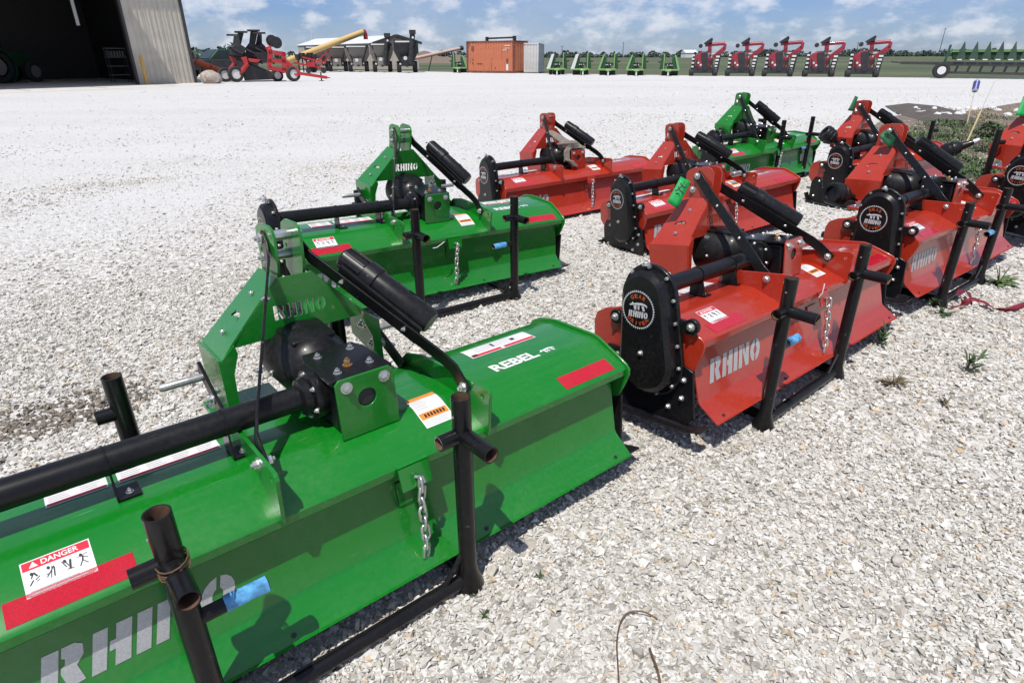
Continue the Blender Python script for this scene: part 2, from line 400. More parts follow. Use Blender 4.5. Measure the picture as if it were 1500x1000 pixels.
def stencil_word():
    """heavy stencil letters R H I N O in a box 1 wide and 1 high, as polygons"""
    G = []; x = 0.0
    def put(w_, *pgs):
        nonlocal x
        for pg in pgs: G.append([(x + p[0], p[1]) for p in pg])
        x += w_ + 0.11
    bar = lambda a, b_: [(a, 0), (b_, 0), (b_, 1), (a, 1)]
    put(0.84, bar(0, 0.31), [(0.36, 1), (0.60, 1), (0.76, 0.90), (0.78, 0.66), (0.66, 0.46), (0.84, 0.04), (0.52, 0), (0.36, 0.40), (0.36, 0.54), (0.43, 0.58), (0.43, 0.72), (0.36, 0.76)])
    put(0.78, bar(0, 0.29), [(0.34, 0.40), (0.46, 0.40), (0.46, 0), (0.78, 0), (0.78, 1), (0.46, 1), (0.46, 0.64), (0.34, 0.64)])
    put(0.31, bar(0, 0.31))
    put(0.84, bar(0, 0.28), [(0.33, 1), (0.38, 1), (0.55, 0.5), (0.55, 1), (0.84, 1), (0.84, 0), (0.56, 0), (0.33, 0.62)])
    arc = lambda rx, ry, a0, a1: [(0.42 + rx * math.cos(R_(a0 + (a1 - a0) * i / 8)), 0.5 + ry * math.sin(R_(a0 + (a1 - a0) * i / 8))) for i in range(9)]
    put(0.84, arc(0.42, 0.5, 97, 262) + arc(0.13, 0.19, 250, 110), arc(0.42, 0.5, -82, 84) + arc(0.13, 0.19, 70, -70))
    W_ = x - 0.11
    return [[(p[0] / W_, p[1]) for p in pg] for pg in G]

def make_tiller(pm):
    """pm: body paint. Returns the root Empty with all parts."""
    root = empty('rotary_tiller')
    # --- hood
    mb = MB(); top = HOOD_TOP + [(-0.150, 0.445), (-0.136, 0.431)]
    inner = [(-0.128, 0.438), (-0.141, 0.449), (-0.143, 0.470), (-0.136, 0.477), (0.012, 0.542), (0.04, 0.546), (0.28, 0.542), (0.374, 0.522), (0.418, 0.497)]
    mb.plate(top + inner, -HW, HW, 'x'); hood = mb.build('hood', pm, root)
    mb = MB(); mb.box(-HW + 0.01, HW - 0.01, 0.36, 0.42, 0.43, 0.495); mb.build('front_beam', pm, root, bev=0.004)
    # --- end plates
    ep = [(0.46, 0.47), (0.44, 0.515), (0.385, 0.545), (0.28, 0.567), (0.035, 0.571), (0.0, 0.562), (-0.10, 0.518), (-0.150, 0.494), (-0.168, 0.474), (-0.168, 0.450), (-0.150, 0.40), (-0.118, 0.335), (-0.05, 0.30), (0.05, 0.22), (0.34, 0.22), (0.46, 0.36)]
    for sx in (1, -1):
        mb = MB(); x = sx * HW; mb.plate(ep, x, x + sx * 0.012, 'x'); e = mb.build('end_plate', pm, root, bev=0.004)
        mb = MB(); mb.plate([(-0.125, 0.335), (-0.05, 0.37), (0.36, 0.37), (0.40, 0.30), (0.40, 0.09), (0.30, 0.075), (-0.10, 0.075), (-0.135, 0.12)], x + sx * 0.014, x + sx * 0.026, 'x')
        sp = mb.build('side_plate', 'paint_black', root, bev=0.003)
        for (y, z) in ((-0.07, 0.20), (-0.08, 0.29), (0.0, 0.14), (-0.02, 0.34), (0.30, 0.33), (0.34, 0.15)): bolt(sp, (x + sx * 0.026, y, z), '+x' if sx > 0 else '-x')
        mb = MB()   # skid shoe
        mb.flat([(x + sx * 0.03, 0.44, 0.17), (x + sx * 0.03, 0.40, 0.085), (x + sx * 0.03, 0.30, 0.062), (x + sx * 0.03, -0.12, 0.062), (x + sx * 0.03, -0.20, 0.085)], (0, 0, 1), 0.075, 0.010)
        mb.build('skid_shoe', 'paint_black', root, bev=0.002)
    # --- apron (hinged rear flap) : thin bent sheet
    prof = [(-0.088, 0.425), (-0.092, 0.385), (-0.128, 0.185), (-0.136, 0.170), (-0.226, 0.100), (-0.234, 0.103)]
    back = [(y + 0.006, z + 0.0015) for y, z in reversed(prof)]
    mb = MB(); mb.plate(prof + back, -1.06, 1.06, 'x'); ap = mb.build('apron', pm, root)
    for x in (-0.98, -0.40, 0.30, 0.98):
        mb = MB(); mb.lathe([(0, 0.0075), (0.003, 0.0075)], (x, -0.2075, 0.1155), (0, -0.614, 0.789), 12); mb.build('bolt_hole', 'decal_black', ap)
    mb = MB(); mb.tube([(-1.05, -0.100, 0.432), (1.05, -0.100, 0.432)], 0.011, 10); mb.build('hinge_rod', 'paint_black', root)
    def on_apron(x, s_):       # s_ metres down from the apron top, along its upper panel
        y0, z0 = -0.092, 0.385; y1, z1 = -0.128, 0.185; L = math.hypot(y1 - y0, z1 - z0); k = s_ / L
        return (x, y0 + (y1 - y0) * k - 0.0016, z0 + (z1 - z0) * k)
    ww, hh = 0.445, 0.108
    for pg in stencil_word():
        mb = MB(); tess = tessellate_polygon([[Vector((p[0], p[1], 0)) for p in pg]])
        mb.add([on_apron(-0.962 + p[0] * ww + 0.03 * p[1], 0.150 - p[1] * hh) for p in pg], [tuple(t_) for t_ in tess]); mb.build('letter_piece', 'vinyl_silver', ap, smooth=0, recalc=False)
    # --- ribs
    for sx in (1, -1):
        mb = MB(); o = [(-0.182, 0.60), (-0.188, 0.618), (-0.180, 0.632), (-0.16, 0.638), (0.06, 0.632), (0.24, 0.622), (0.36, 0.590), (0.425, 0.53), (0.40, 0.50), (0.02, 0.535), (-0.12, 0.475), (-0.150, 0.452), (-0.166, 0.458), (-0.172, 0.475)]
        mb.plate(o, sx * 0.355 - 0.006, sx * 0.355 + 0.006, 'x', holes=[circle(-0.145, 0.602, 0.009, 12)])
        rb = mb.build('rib', pm, root, bev=0.002)
        bolt(rb, (sx * 0.355 + sx * 0.006, -0.05, 0.604), '+x' if sx > 0 else '-x', BOLT_BIG)
        bolt(rb, (sx * 0.355 - sx * 0.016, -0.05, 0.604), '-x' if sx > 0 else '+x', BOLT_BIG)
    # --- gearbox
    mb = MB(); mb.box(-0.092, 0.084, 0.012, 0.245, 0.56, 0.732); gb = mb.build('gearbox', 'paint_black', root, bev=0.014, seg=3)
    mb = MB(); mb.plate([(-0.108, 0.004), (0.104, 0.004), (0.104, 0.20), (0.085, 0.255), (-0.09, 0.255), (-0.108, 0.20)], 0.738, 0.750, 'z'); tp = mb.build('top_plate', 'paint_black', gb, bev=0.002)
    for (x, y) in ((-0.06, 0.05), (0.055, 0.06), (-0.06, 0.2), (0.055, 0.2)): bolt(gb, (x, y, 0.750), '+z')
    child('breather', BREATHER, gb, (-0.01, 0.085, 0.750))
    mb = MB(); c = 0.014
    mb.plate([(-0.098 + c, 0.752), (-0.098, 0.752 - c), (-0.094, 0.545), (0.108, 0.545), (0.100, 0.752 - c), (0.100 - c, 0.752)], -0.008, 0.0, 'y', holes=[circle(0.003, 0.668, 0.031, 24)])
    br = mb.build('bracket_plate', pm, gb, bev=0.002)
    mb = MB(); mb.lathe([(0.001, 0.030), (0.004, 0.030)], (0.003, 0, 0.668), 'y', 24); mb.build('bracket_hole', 'decal_black', gb)
    for x in (-0.062, 0.066): bolt(gb, (x, -0.008, 0.722), '-y', BOLT_BIG)
    mb = MB(); mb.lathe([(-0.165, 0.044), (-0.158, 0.058), (-0.135, 0.060), (-0.130, 0.082), (-0.108, 0.086), (-0.088, 0.080)], (0, TUBE_Y, TUBE_Z), 'x', 28); mb.build('bearing_housing', 'paint_black', gb)
    for k in range(6):
        a = k * math.pi / 3 + 0.4; bolt(gb, (-0.130, TUBE_Y + 0.071 * math.cos(a), TUBE_Z + 0.071 * math.sin(a)), '-x', BOLT_SMALL)
    # --- PTO shield drum
    mb = MB(); c_ = (-0.018, 0, 0.662)
    mb.lathe([(0.240, 0.055), (0.262, 0.075), (0.285, 0.105), (0.315, 0.118), (0.335, 0.121), (0.345, 0.127), (0.530, 0.130), (0.530, 0.122), (0.36, 0.118), (0.34, 0.05), (0.34, 0.0)], c_, 'y', 36)
    dr = mb.build('shaft_shield', 'black_plastic', root)
    mb = MB(); mb.quad([(-0.095, 0.315, 0.765), (0.06, 0.315, 0.768), (0.06, 0.47, 0.778), (-0.095, 0.47, 0.775)], 0.020); mb.build('access_cover', 'black_plastic', dr, bev=0.008, seg=3)
    mb = MB(); mb.lathe([(0.30, 0.022), (0.50, 0.022)], c_, 'y', 14); mb.build('input_shaft', 'steel_bare', dr)
    bolt(dr, (-0.018 - 0.128, 0.43, 0.64), '-x', BOLT_SMALL)
    # --- drive tube + straps
    mb = MB(); mb.lathe([(-1.115, 0.040), (-0.16, 0.040)], (0, TUBE_Y, TUBE_Z), 'x', 28); tb = mb.build('drive_tube', 'black_plastic', root)
    for x in (-0.69, -0.39, -0.165):
        mb = MB(); mb.lathe([(-0.003, 0.0435), (0.003, 0.0435)], (x, TUBE_Y, TUBE_Z), 'x', 28)
        if x < -0.2:
            mb.plate([(TUBE_Y - 0.035, TUBE_Z - 0.02), (TUBE_Y + 0.035, TUBE_Z - 0.02), (TUBE_Y + 0.04, 0.556), (TUBE_Y - 0.05, 0.556)], x - 0.003, x + 0.003, 'x')
            mb.box(x - 0.003, x + 0.055, TUBE_Y - 0.05, TUBE_Y + 0.02, 0.556, 0.562)
        st = mb.build('strap' if x < -0.2 else 'collar', 'paint_black', tb)
        if x < -0.2: bolt(st, (x + 0.03, TUBE_Y - 0.025, 0.562), '+z', BOLT_SMALL)
    # --- gear case on the left end
    mb = MB(); mb.plate(case_outline(0.022), -1.128, -1.106, 'x'); gc = mb.build('gear_case', 'paint_black', root, bev=0.005)
    mb = MB(); o0, o1, o2 = case_outline(0.0), case_outline(-0.004), case_outline(-0.026); k = len(o0)
    v = [(-1.128, *p) for p in o0] + [(-1.168, *p) for p in o1] + [(-1.186, *p) for p in o2]
    f = [tuple(range(2 * k, 3 * k))] + [(a * k + i, a * k + (i + 1) % k, (a + 1) * k + (i + 1) % k, (a + 1) * k + i) for a in (0, 1) for i in range(k)]
    mb.add(v, f); cv = mb.build('case_cover', 'paint_black', gc)
    ol = case_outline(0.010, 15); seg_ = [math.dist(ol[i], ol[(i + 1) % len(ol)]) for i in range(len(ol))]; tot = sum(seg_)
    for k in range(15):
        q = tot * k / 15; i = 0
        while q > seg_[i]: q -= seg_[i]; i += 1
        a_, b_ = ol[i], ol[(i + 1) % len(ol)]; bolt(gc, (-1.128, a_[0] + (b_[0] - a_[0]) * q / seg_[i], a_[1] + (b_[1] - a_[1]) * q / seg_[i]), '-x', BOLT_CASE)
    bolt(gc, (-1.186, 0.098, 0.40), '-x', BOLT)
    bolt(gc, (-1.150, 0.098, 0.795), '+z', BOLT_BIG)
    for (y, z) in ((-0.115, 0.545), (0.30, 0.52)):
        mb = MB(); mb.plate(circle(y, z, 0.035, 16) , -1.118, -1.096, 'x'); mb.plate([(y - 0.02, z + 0.02), (y - 0.02, z - 0.035), (0.1, z - 0.04), (0.1, z + 0.03)], -1.117, -1.097, 'x'); ea = mb.build('mounting_ear', 'paint_black', gc, bev=0.003)
        bolt(ea, (-1.118, y, z), '-x', BOLT_BIG)
    # emblem on the cover
    cy, cz, xx = 0.112, 0.600, -1.1875
    mb = MB(); n = 46
    for i in range(n):
        a0, a1 = 2 * math.pi * i / n, 2 * math.pi * (i + 0.62) / n
        mb.sheet([(xx, cy - q * math.cos(a), cz + q * math.sin(a)) for q, a in ((0.084, a0), (0.089, a0 + 0.02), (0.089, a1 - 0.02), (0.084, a1))])
    rg = 40
    for i in range(rg):
        a0, a1 = 2 * math.pi * i / rg, 2 * math.pi * (i + 1) / rg
        mb.sheet([(xx, cy - q * math.cos(a), cz + q * math.sin(a)) for q, a in ((0.081, a0), (0.084, a0), (0.084, a1), (0.081, a1))])
    for pg in rhino_marks():
        tess = tessellate_polygon([[Vector((p[0], p[1], 0)) for p in pg]])
        mb.add([(xx, cy + 0.052 - p[0] * 0.104, cz - 0.004 + p[1] * 0.042) for p in pg], [tuple(t_) for t_ in tess])
    for pg in stencil_word():
        tess = tessellate_polygon([[Vector((p[0], p[1], 0)) for p in pg]]); mb.add([(xx, cy + 0.054 - p[0] * 0.104 - p[1] * 0.004, cz - 0.036 + p[1] * 0.030) for p in pg], [tuple(t_) for t_ in tess])
    em = mb.build('emblem', 'emblem_white', gc, smooth=0, recalc=False); tag(em, kind='stuff')
    mb = MB()
    for word, top_ in (('GEAR', True), ('DRIVEN', False)):
        span = 1.45 if top_ else 2.0; L = len(word)
        for i, ch in enumerate(word):
            tri, W_, H_ = text_tris(ch, 0.035); h_ = 0.019; w_ = 0.0165 if ch != 'I' else 0.005
            q = (i + 0.5) / L - 0.5; a = math.pi / 2 - span * q if top_ else -math.pi / 2 + span * q
            for t_ in tri:
                pts = []
                for (u, v_) in t_:
                    u2 = (u / W_ - 0.5) * w_; v2 = v_ / H_ * h_; r2 = 0.053 + v2 if top_ else 0.073 - v2; aa = a - u2 / 0.062 if top_ else a + u2 / 0.064
                    pts.append((xx, cy - r2 * math.cos(aa), cz + r2 * math.sin(aa)))
                mb.add(pts, [(0, 1, 2)])
    tag(mb.build('emblem_lettering', 'emblem_orange', gc, smooth=0, recalc=False), kind='stuff')
    # --- hitch frame (bent sheet A-frame) with cut-out lettering
    mb = MB(); cp = [(-0.058, 0.958), (0.066, 0.958), (0.235, 0.768), (0.235, 0.752), (-0.240, 0.748), (-0.240, 0.764)]
    mb.plate(cp, 0.472, 0.480, 'y', holes=[[(-0.090 + p[0] * 0.190, 0.808 + p[1] * 0.054) for p in pg] for pg in stencil_word()])
    hf = mb.build('hitch_frame', pm, root)
    for sx in (1, -1):
        mb = MB()
        A, B, C, E_, D = (sx * 0.062, 0.476, 0.958), (sx * 0.056, 0.66, 0.954), (sx * 0.298, 0.728, 0.712), (sx * 0.298, 0.462, 0.722), (sx * 0.243, 0.470, 0.764)
        # wing with the cut emblem slot, as a planar sheet with holes
        a, b_, c_, d_ = V3(A), V3(B), V3(C), V3(D); ex = (b_ - a).normalized(); nn = ex.cross(d_ - a).normalized(); ey = nn.cross(ex)
        P2 = lambda p: ((V3(p) - a).dot(ex), (V3(p) - a).dot(ey))
        hc = a.lerp(d_, 0.62).lerp(b_.lerp(c_, 0.62), 0.5); hx, hy = P2(hc); s_ = 0.058
        emb = [[(hx + (0.5 - p[0]) * 0.085, hy - (p[1] - 0.6) * 0.075 * (1 if P2(D)[1] > 0 else -1)) for p in rhino_marks()[0]]]
        ol2 = [P2(A), P2(B), P2(C), P2(E_), P2(D)]
        tess = tessellate_polygon([[Vector((p[0], p[1], 0)) for p in ol2], [Vector((p[0], p[1], 0)) for p in emb[0]]])
        fl = ol2 + emb[0]; n_ = len(fl)
        pos = [a + ex * p[0] + ey * p[1] for p in fl]
        mb.add([p + nn * 0.004 for p in pos] + [p - nn * 0.004 for p in pos], [tuple(t_) for t_ in tess] + [tuple(i + n_ for i in reversed(t_)) for t_ in tess] + [(i, (i + 1) % 5, n_ + (i + 1) % 5, n_ + i) for i in range(5)])
        wg = mb.build('wing', pm, hf)
        for q in (0.30, 0.86):
            p = a.lerp(d_, q).lerp(b_.lerp(c_, q), 0.45)
            o = child('bolt', BOLT_SMALL, wg, p + (nn if nn.z > 0 else -nn) * 0.004); o.rotation_euler = (nn if nn.z > 0 else -nn).to_track_quat('Z', 'Y').to_euler()
        mb = MB(); mb.quad([(sx * 0.298, 0.462, 0.720), (sx * 0.298, 0.728, 0.710), (sx * 0.298, 0.715, 0.582), (sx * 0.298, 0.57, 0.552), (sx * 0.298, 0.55, 0.500), (sx * 0.298, 0.455, 0.500)], 0.008)
        lg = mb.build('leg', pm, hf)
        mb = MB(); mb.quad([(sx * 0.243, 0.466, 0.760), (sx * 0.297, 0.458, 0.716), (sx * 0.297, 0.455, 0.505), (sx * 0.268, 0.455, 0.505), (sx * 0.262, 0.458, 0.66), (sx * 0.235, 0.466, 0.730)], 0.008); mb.build('leg_flange', pm, lg)
        for (y, z) in ((0.52, 0.60), (0.60, 0.66), (0.55, 0.68)): bolt(lg, (sx * 0.294, y, z), '-x' if sx > 0 else '+x', BOLT_BIG)
        # top-link lug
        mb = MB(); mb.plate([(0.50, 0.93), (0.475, 1.00), (0.468, 1.095), (0.482, 1.122), (0.51, 1.132), (0.60, 1.130), (0.640, 1.112), (0.650, 1.085), (0.645, 1.0), (0.655, 0.945), (0.60, 0.90)], sx * 0.045 - 0.005, sx * 0.045 + 0.005, 'x', holes=[circle(0.615, 1.03, 0.010, 12)])
        lu = mb.build('lug', pm, hf, bev=0.0015)
        bolt(lu, (sx * 0.062, 0.565, 1.083), '+x' if sx > 0 else '-x', BOLT_BIG); bolt(lu, (sx * 0.050, 0.600, 1.005), '+x' if sx > 0 else '-x', BOLT_BIG)
        # lower link arm with pin
        if pm == 'paint_green':
            mb = MB(); mb.flat([(sx * 0.335, 0.62, 0.655), (sx * 0.335, 0.36, 0.535)], (1, 0, 0), 0.055, 0.012); la = mb.build('lower_arm', 'paint_black', root, bev=0.002)
            mb = MB(); mb.lathe([(0.0, 0.014), (0.13, 0.014), (0.137, 0.010)], (sx * 0.341, 0.57, 0.635), (sx, 0, 0), 14); mb.build('hitch_pin', 'steel_bare', la)
            bolt(la, (sx * 0.329, 0.50, 0.60), '-x' if sx > 0 else '+x', BOLT_BIG); bolt(la, (sx * 0.341, 0.47, 0.588), '+x' if sx > 0 else '-x', BOLT_BIG)
        mb = MB(); xa, xb = sorted((sx * 0.10, sx * 0.345)); mb.box(xa, xb, 0.44, 0.66, 0.478, 0.500); bp = mb.build('base_plate', pm, root, bev=0.003)
        bolt(bp, (sx * 0.32, 0.60, 0.500), '+z', BOLT_BIG); bolt(bp, (sx * 0.32, 0.50, 0.500), '+z', BOLT_BIG)
    for (y, z, r) in ((0.565, 1.083, 0.019), (0.600, 1.005, 0.019)):
        mb = MB(); mb.lathe([(-0.040, r), (0.040, r)], (0, y, z), 'x', 18); mb.build('spacer_pin', 'zinc', hf)
    # --- braces
    for sx in (1, -1):
        mb = MB(); mb.flat([(sx * 0.056, 0.575, 1.095), (sx * 0.058, 0.54, 1.055), (sx * 0.075, 0.49, 1.005), (sx * 0.320, 0.045, 0.690), (sx * 0.341, 0.005, 0.655), (sx * 0.344, -0.065, 0.590)], (1, 0, 0), 0.055, 0.009)
        bc = mb.build('brace', 'paint_black', root, bev=0.002)
        for q in (0.25, 0.72):
            p = Vector((sx * 0.075, 0.49, 1.005)).lerp(Vector((sx * 0.320, 0.045, 0.690)), q); bolt(bc, (p.x + 0.003, p.y, p.z), '+x', BOLT_SMALL); bolt(bc, (p.x - 0.003, p.y, p.z), '-x', BOLT_SMALL)
    # --- manual canister on the right brace
    b0, b1 = Vector((0.075, 0.49, 1.005)), Vector((0.320, 0.045, 0.690)); d = (b1 - b0).normalized()
    o0 = b0.lerp(b1, 0.16) + Vector((0.060, 0.012, 0.045))
    mb = MB(); L = 0.40; L1 = 0.15
    mb.lathe([(L1, 0.047), (L - 0.012, 0.047), (L, 0.040)], o0, d, 28); cn = mb.build('manual_canister', 'black_plastic', root)
    mb = MB(); mb.lathe([(0.0, 0.036), (0.008, 0.043), (0.10, 0.046), (0.105, 0.054), (0.155, 0.054), (0.16, 0.048)], o0, d, 28); cap = mb.build('canister_cap', 'black_plastic', cn)
    upv = (Vector((0, 0, 1)) - d * d.z).normalized(); sv = d.cross(upv)
    mb = MB()
    for k in range(10):
        a = k * math.pi / 5; q = upv * math.cos(a) + sv * math.sin(a); mb.bar(o0 + d * 0.012 + q * 0.0445, o0 + d * 0.098 + q * 0.047, 0.007, 0.006, side=q)
    mb.build('grip_rib', 'black_plastic', cap)
    mb = MB(); q = (upv * 0.8 + sv * -0.55 if sv.x < 0 else upv * 0.8 + sv * 0.55).normalized(); tq = d.cross(q)
    for t_, r in ((0.285, 0.017),):
        c0 = o0 + d * t_ + q * 0.0465; mb.tube([c0 + (d * math.cos(2 * math.pi * i / 16) + tq * math.sin(2 * math.pi * i / 16)) * r for i in range(16)], 0.0022, 6, closed=True)
        mb.tube([c0 + (d * math.cos(2 * math.pi * i / 8) + tq * math.sin(2 * math.pi * i / 8)) * r * 0.45 for i in range(8)], 0.003, 6, closed=True)
    for t_ in (0.225, 0.345):
        c0 = o0 + d * t_ + q * 0.0465; mb.tube([c0 + tq * 0.016, c0 - tq * 0.016, c0 - tq * 0.016 + d * 0.02, c0 + d * 0.02], 0.0022, 6)
    mb.build('embossed_mark', 'black_plastic', cn)
    mb = MB(); mb.flat([b0.lerp(b1, 0.2) + Vector((0.012, 0, 0.012)), b0.lerp(b1, 0.8) + Vector((0.012, 0, 0.0))], (1, 0, 0), 0.085, 0.012); mb.build('canister_cradle', 'black_plastic', cn)
    # --- decals
    def on_hood(x, y, lift=0.0015): return (x, y, hood_z(y) + lift)
    def decal(name, rects, mats):
        mb = MB()
        for i, (x0, x1, y0, y1, mi, lf) in enumerate(rects):
            ys = [y0] + [q for q, _ in reversed(HOOD_TOP) if y0 < q < y1] + [y1]
            for a, b_ in zip(ys, ys[1:]): mb.sheet([on_hood(x0, a, lf), on_hood(x1, a, lf), on_hood(x1, b_, lf), on_hood(x0, b_, lf)], mi)
        return mb.build(name, mats, hood, smooth=0, recalc=False)
    dm = ['decal_white', 'decal_red', 'decal_black', 'decal_orange', 'decal_grey']
    lines = lambda x0, x1, y0, y1, n, mi=4: [(x0, x0 + (x1 - x0) * rng.uniform(0.7, 1), y0 + (y1 - y0) * (i + 0.25) / n, y0 + (y1 - y0) * (i + 0.5) / n, mi, 0.0022) for i in range(n)]
    r_ = [(0.565, 0.900, 0.205, 0.300, 0, 0.0015), (0.570, 0.72, 0.209, 0.228, 1, 0.0022), (0.735, 0.895, 0.209, 0.228, 1, 0.0022), (0.575, 0.60, 0.215, 0.232, 2, 0.0028)] + lines(0.61, 0.88, 0.24, 0.29, 4) + [(0.70, 0.71, 0.25, 0.28, 2, 0.0024), (0.80, 0.82, 0.25, 0.27, 2, 0.0024)]
    decal('safety_decal', r_, dm)
    for x0, x1 in ((-0.845, -0.70), (-0.675, -0.40)):
        k = 2 if x1 - x0 < 0.2 else 4; r_ = [(x0, x1, 0.195, 0.290, 0, 0.0015), (x0 + 0.004, x1 - 0.004, 0.199, 0.212, 1, 0.0022)]
        for i in range(k): a = x0 + (x1 - x0) * i / k; r_ += lines(a + 0.008, a + (x1 - x0) / k - 0.008, 0.218, 0.285, 6)
        decal('safety_decal', r_, dm)
    x0, x1 = 0.170, 0.285
    decal('warning_decal', [(x0, x1, -0.072, 0.072, 0, 0.0015), (x0, x1, 0.052, 0.072, 3, 0.0022), (x0 + 0.004, x1 - 0.004, -0.040, -0.014, 3, 0.0022)] + lines(x0 + 0.008, x0 + 0.065, 0.0, 0.048, 5) + lines(x0 + 0.008, x1 - 0.01, -0.068, -0.045, 3)
          + [(x0 + 0.02 + 0.012 * i, x0 + 0.028 + 0.012 * i, -0.034, -0.020, 2, 0.0028) for i in range(7)], dm)
    x0, x1 = -0.915, -0.775
    pic = []
    dd = decal('danger_decal', [(x0, x1, -0.092, -0.002, 0, 0.0015), (x0 + 0.003, x1 - 0.003, -0.026, -0.005, 1, 0.0022)] + pic + lines(x0 + 0.01, x1 - 0.01, -0.090, -0.074, 2), dm)
    mb = MB()
    PIC = [[((-.9, -.9), (-.2, -.2), .22), ((-.5, .1), (.0, .9), .18), ((.0, .9), (.5, .2), .3), ((.1, -.3), (.9, .1), .12), ((.2, -.6), (.8, -.4), .10)],
           [((-.8, -.6), (.6, .8), .16), ((-.2, -.9), (.3, .9), .12), ((.4, -.8), (.6, .6), .2), ((-.9, -.2), (-.1, -.1), .10)],
           [((-.8, .9), (-.2, -.2), .18), ((-.4, .9), (.2, -.1), .18), ((.3, -.7), (.6, .8), .34), ((-.2, -.6), (.9, -.7), .14)],
           [((-.9, .6), (.9, .9), .10), ((0, .6), (-.2, -.1), .26), ((-.2, -.1), (-.8, -.9), .16), ((-.2, -.1), (.6, -.8), .16), ((.1, .4), (.8, .1), .12)]]
    for i in range(4):
        cx = x0 + 0.022 + i * 0.0325; cyy = -0.050
        for k, (p, q, w_) in enumerate(PIC[i]):
            px_, py_, qx_, qy_ = cx + p[0] * 0.012, cyy + p[1] * 0.016, cx + q[0] * 0.012, cyy + q[1] * 0.016; L_ = math.hypot(qx_ - px_, qy_ - py_); nx_, ny_ = -(qy_ - py_) / L_ * w_ * 0.006, (qx_ - px_) / L_ * w_ * 0.006 
            mb.sheet([on_hood(px_ - nx_, py_ - ny_, 0.0024 + 0.0002 * k), on_hood(qx_ - nx_, qy_ - ny_, 0.0024 + 0.0002 * k), on_hood(qx_ + nx_, qy_ + ny_, 0.0024 + 0.0002 * k), on_hood(px_ + nx_, py_ + ny_, 0.0024 + 0.0002 * k)])
        mb.sheet([on_hood(cx + 0.0032 * math.cos(q * 0.785) - 0.004, cyy + 0.012 + 0.0042 * math.sin(q * 0.785), 0.0036) for q in range(8)])
    tag(mb.build('pictogram', 'decal_black', dd, smooth=0, recalc=False), kind='stuff')
    mb = MB(); text_on(mb, 'DANGER', lambda u, v_: on_hood(x0 + 0.040 + u, -0.022 + v_, 0.0027), 0.075, 0.013, 0.02)
    tess = [on_hood(x0 + 0.016, -0.022, 0.0027), on_hood(x0 + 0.034, -0.022, 0.0027), on_hood(x0 + 0.025, -0.008, 0.0027)]; mb.add(tess, [(0, 1, 2)])
    mb.build('lettering', 'decal_white', dd, smooth=0, recalc=False)
    mb = MB(); text_on(mb, 'REBEL', lambda u, v_: on_hood(0.560 + u, 0.045 + v_), 0.225, 0.060, 0.038)
    for pg in rhino_marks():
        tess = tessellate_polygon([[Vector((p[0], p[1], 0)) for p in pg]]); mb.add([on_hood(0.800 + p[0] * 0.085, 0.05 + p[1] * 0.042) for p in pg], [tuple(t_) for t_ in tess])
    mb.build('lettering', 'decal_white', hood, smooth=0, recalc=False)
    for x0, x1 in ((0.752, 1.025), (-0.960, -0.700)):
        mb = MB(); mb.sheet([on_hood(x0, -0.140), on_hood(x1, -0.140), on_hood(x1, -0.080), on_hood(x0, -0.080)])
        mb.build('reflector', 'reflector_red', hood, smooth=0, recalc=False)
    # --- chain bracket and chain on the lip
    mb = MB(); mb.quad([(0.004, -0.158, 0.470), (0.112, -0.158, 0.470), (0.112, -0.178, 0.398), (0.004, -0.178, 0.398)], 0.006); mb.quad([(0.004, -0.157, 0.472), (0.112, -0.157, 0.472), (0.112, -0.10, 0.500), (0.004, -0.10, 0.500)], 0.006); cb = mb.build('chain_bracket', pm, root)
    mb = MB(); mb.quad([(0.02, -0.098, 0.38), (0.13, -0.098, 0.38), (0.13, -0.112, 0.30), (0.02, -0.112, 0.30)], 0.006); mb.build('apron_bracket', pm, ap)
    ch = empty('chain', (0.060, -0.188, 0.425), 0, root)
    nl = 8
    for i in range(nl):
        l = child('link', LINK, ch, (0.002 * math.sin(i * 1.7), -0.006 - 0.002 * i * 0.3, -0.012 - i * 0.0375)); l.rotation_euler = (0.1 * math.sin(i * 2.1), 0.12 * math.sin(i * 1.3), (0.2 if i % 2 else R_(80)) + 0.2 * math.sin(i))
        l.scale = (1.15, 1.15, 1.15)
    mb = MB(); mb.tube([(-0.010, 0.012, 0.012), (0.012, 0.0, 0.006), (0.014, -0.010, -0.010)], 0.006, 8); mb.build('hook', 'zinc', ch)
    # --- rotor under the hood
    mb = MB(); mb.lathe([(-1.07, 0.045), (1.07, 0.045)], (0, 0.12, 0.275), 'x', 16)
    fl = [-0.98 + 0.28 * i for i in range(8)]
    for x in fl: mb.lathe([(x - 0.006, 0.095), (x + 0.006, 0.095)], (0, 0.12, 0.275), 'x', 20)
    ro = mb.build('rotor', 'paint_black', root)
    for i, x in enumerate(fl):
        for k in range(4):
            o = child('tine', TINE, ro, (x + (0.008 if k % 2 else -0.018), 0.12, 0.275), (k * math.pi / 2 + i * 0.55, 0, 0)); o.scale = (1 if k % 2 else -1, 1, 1)
    return root

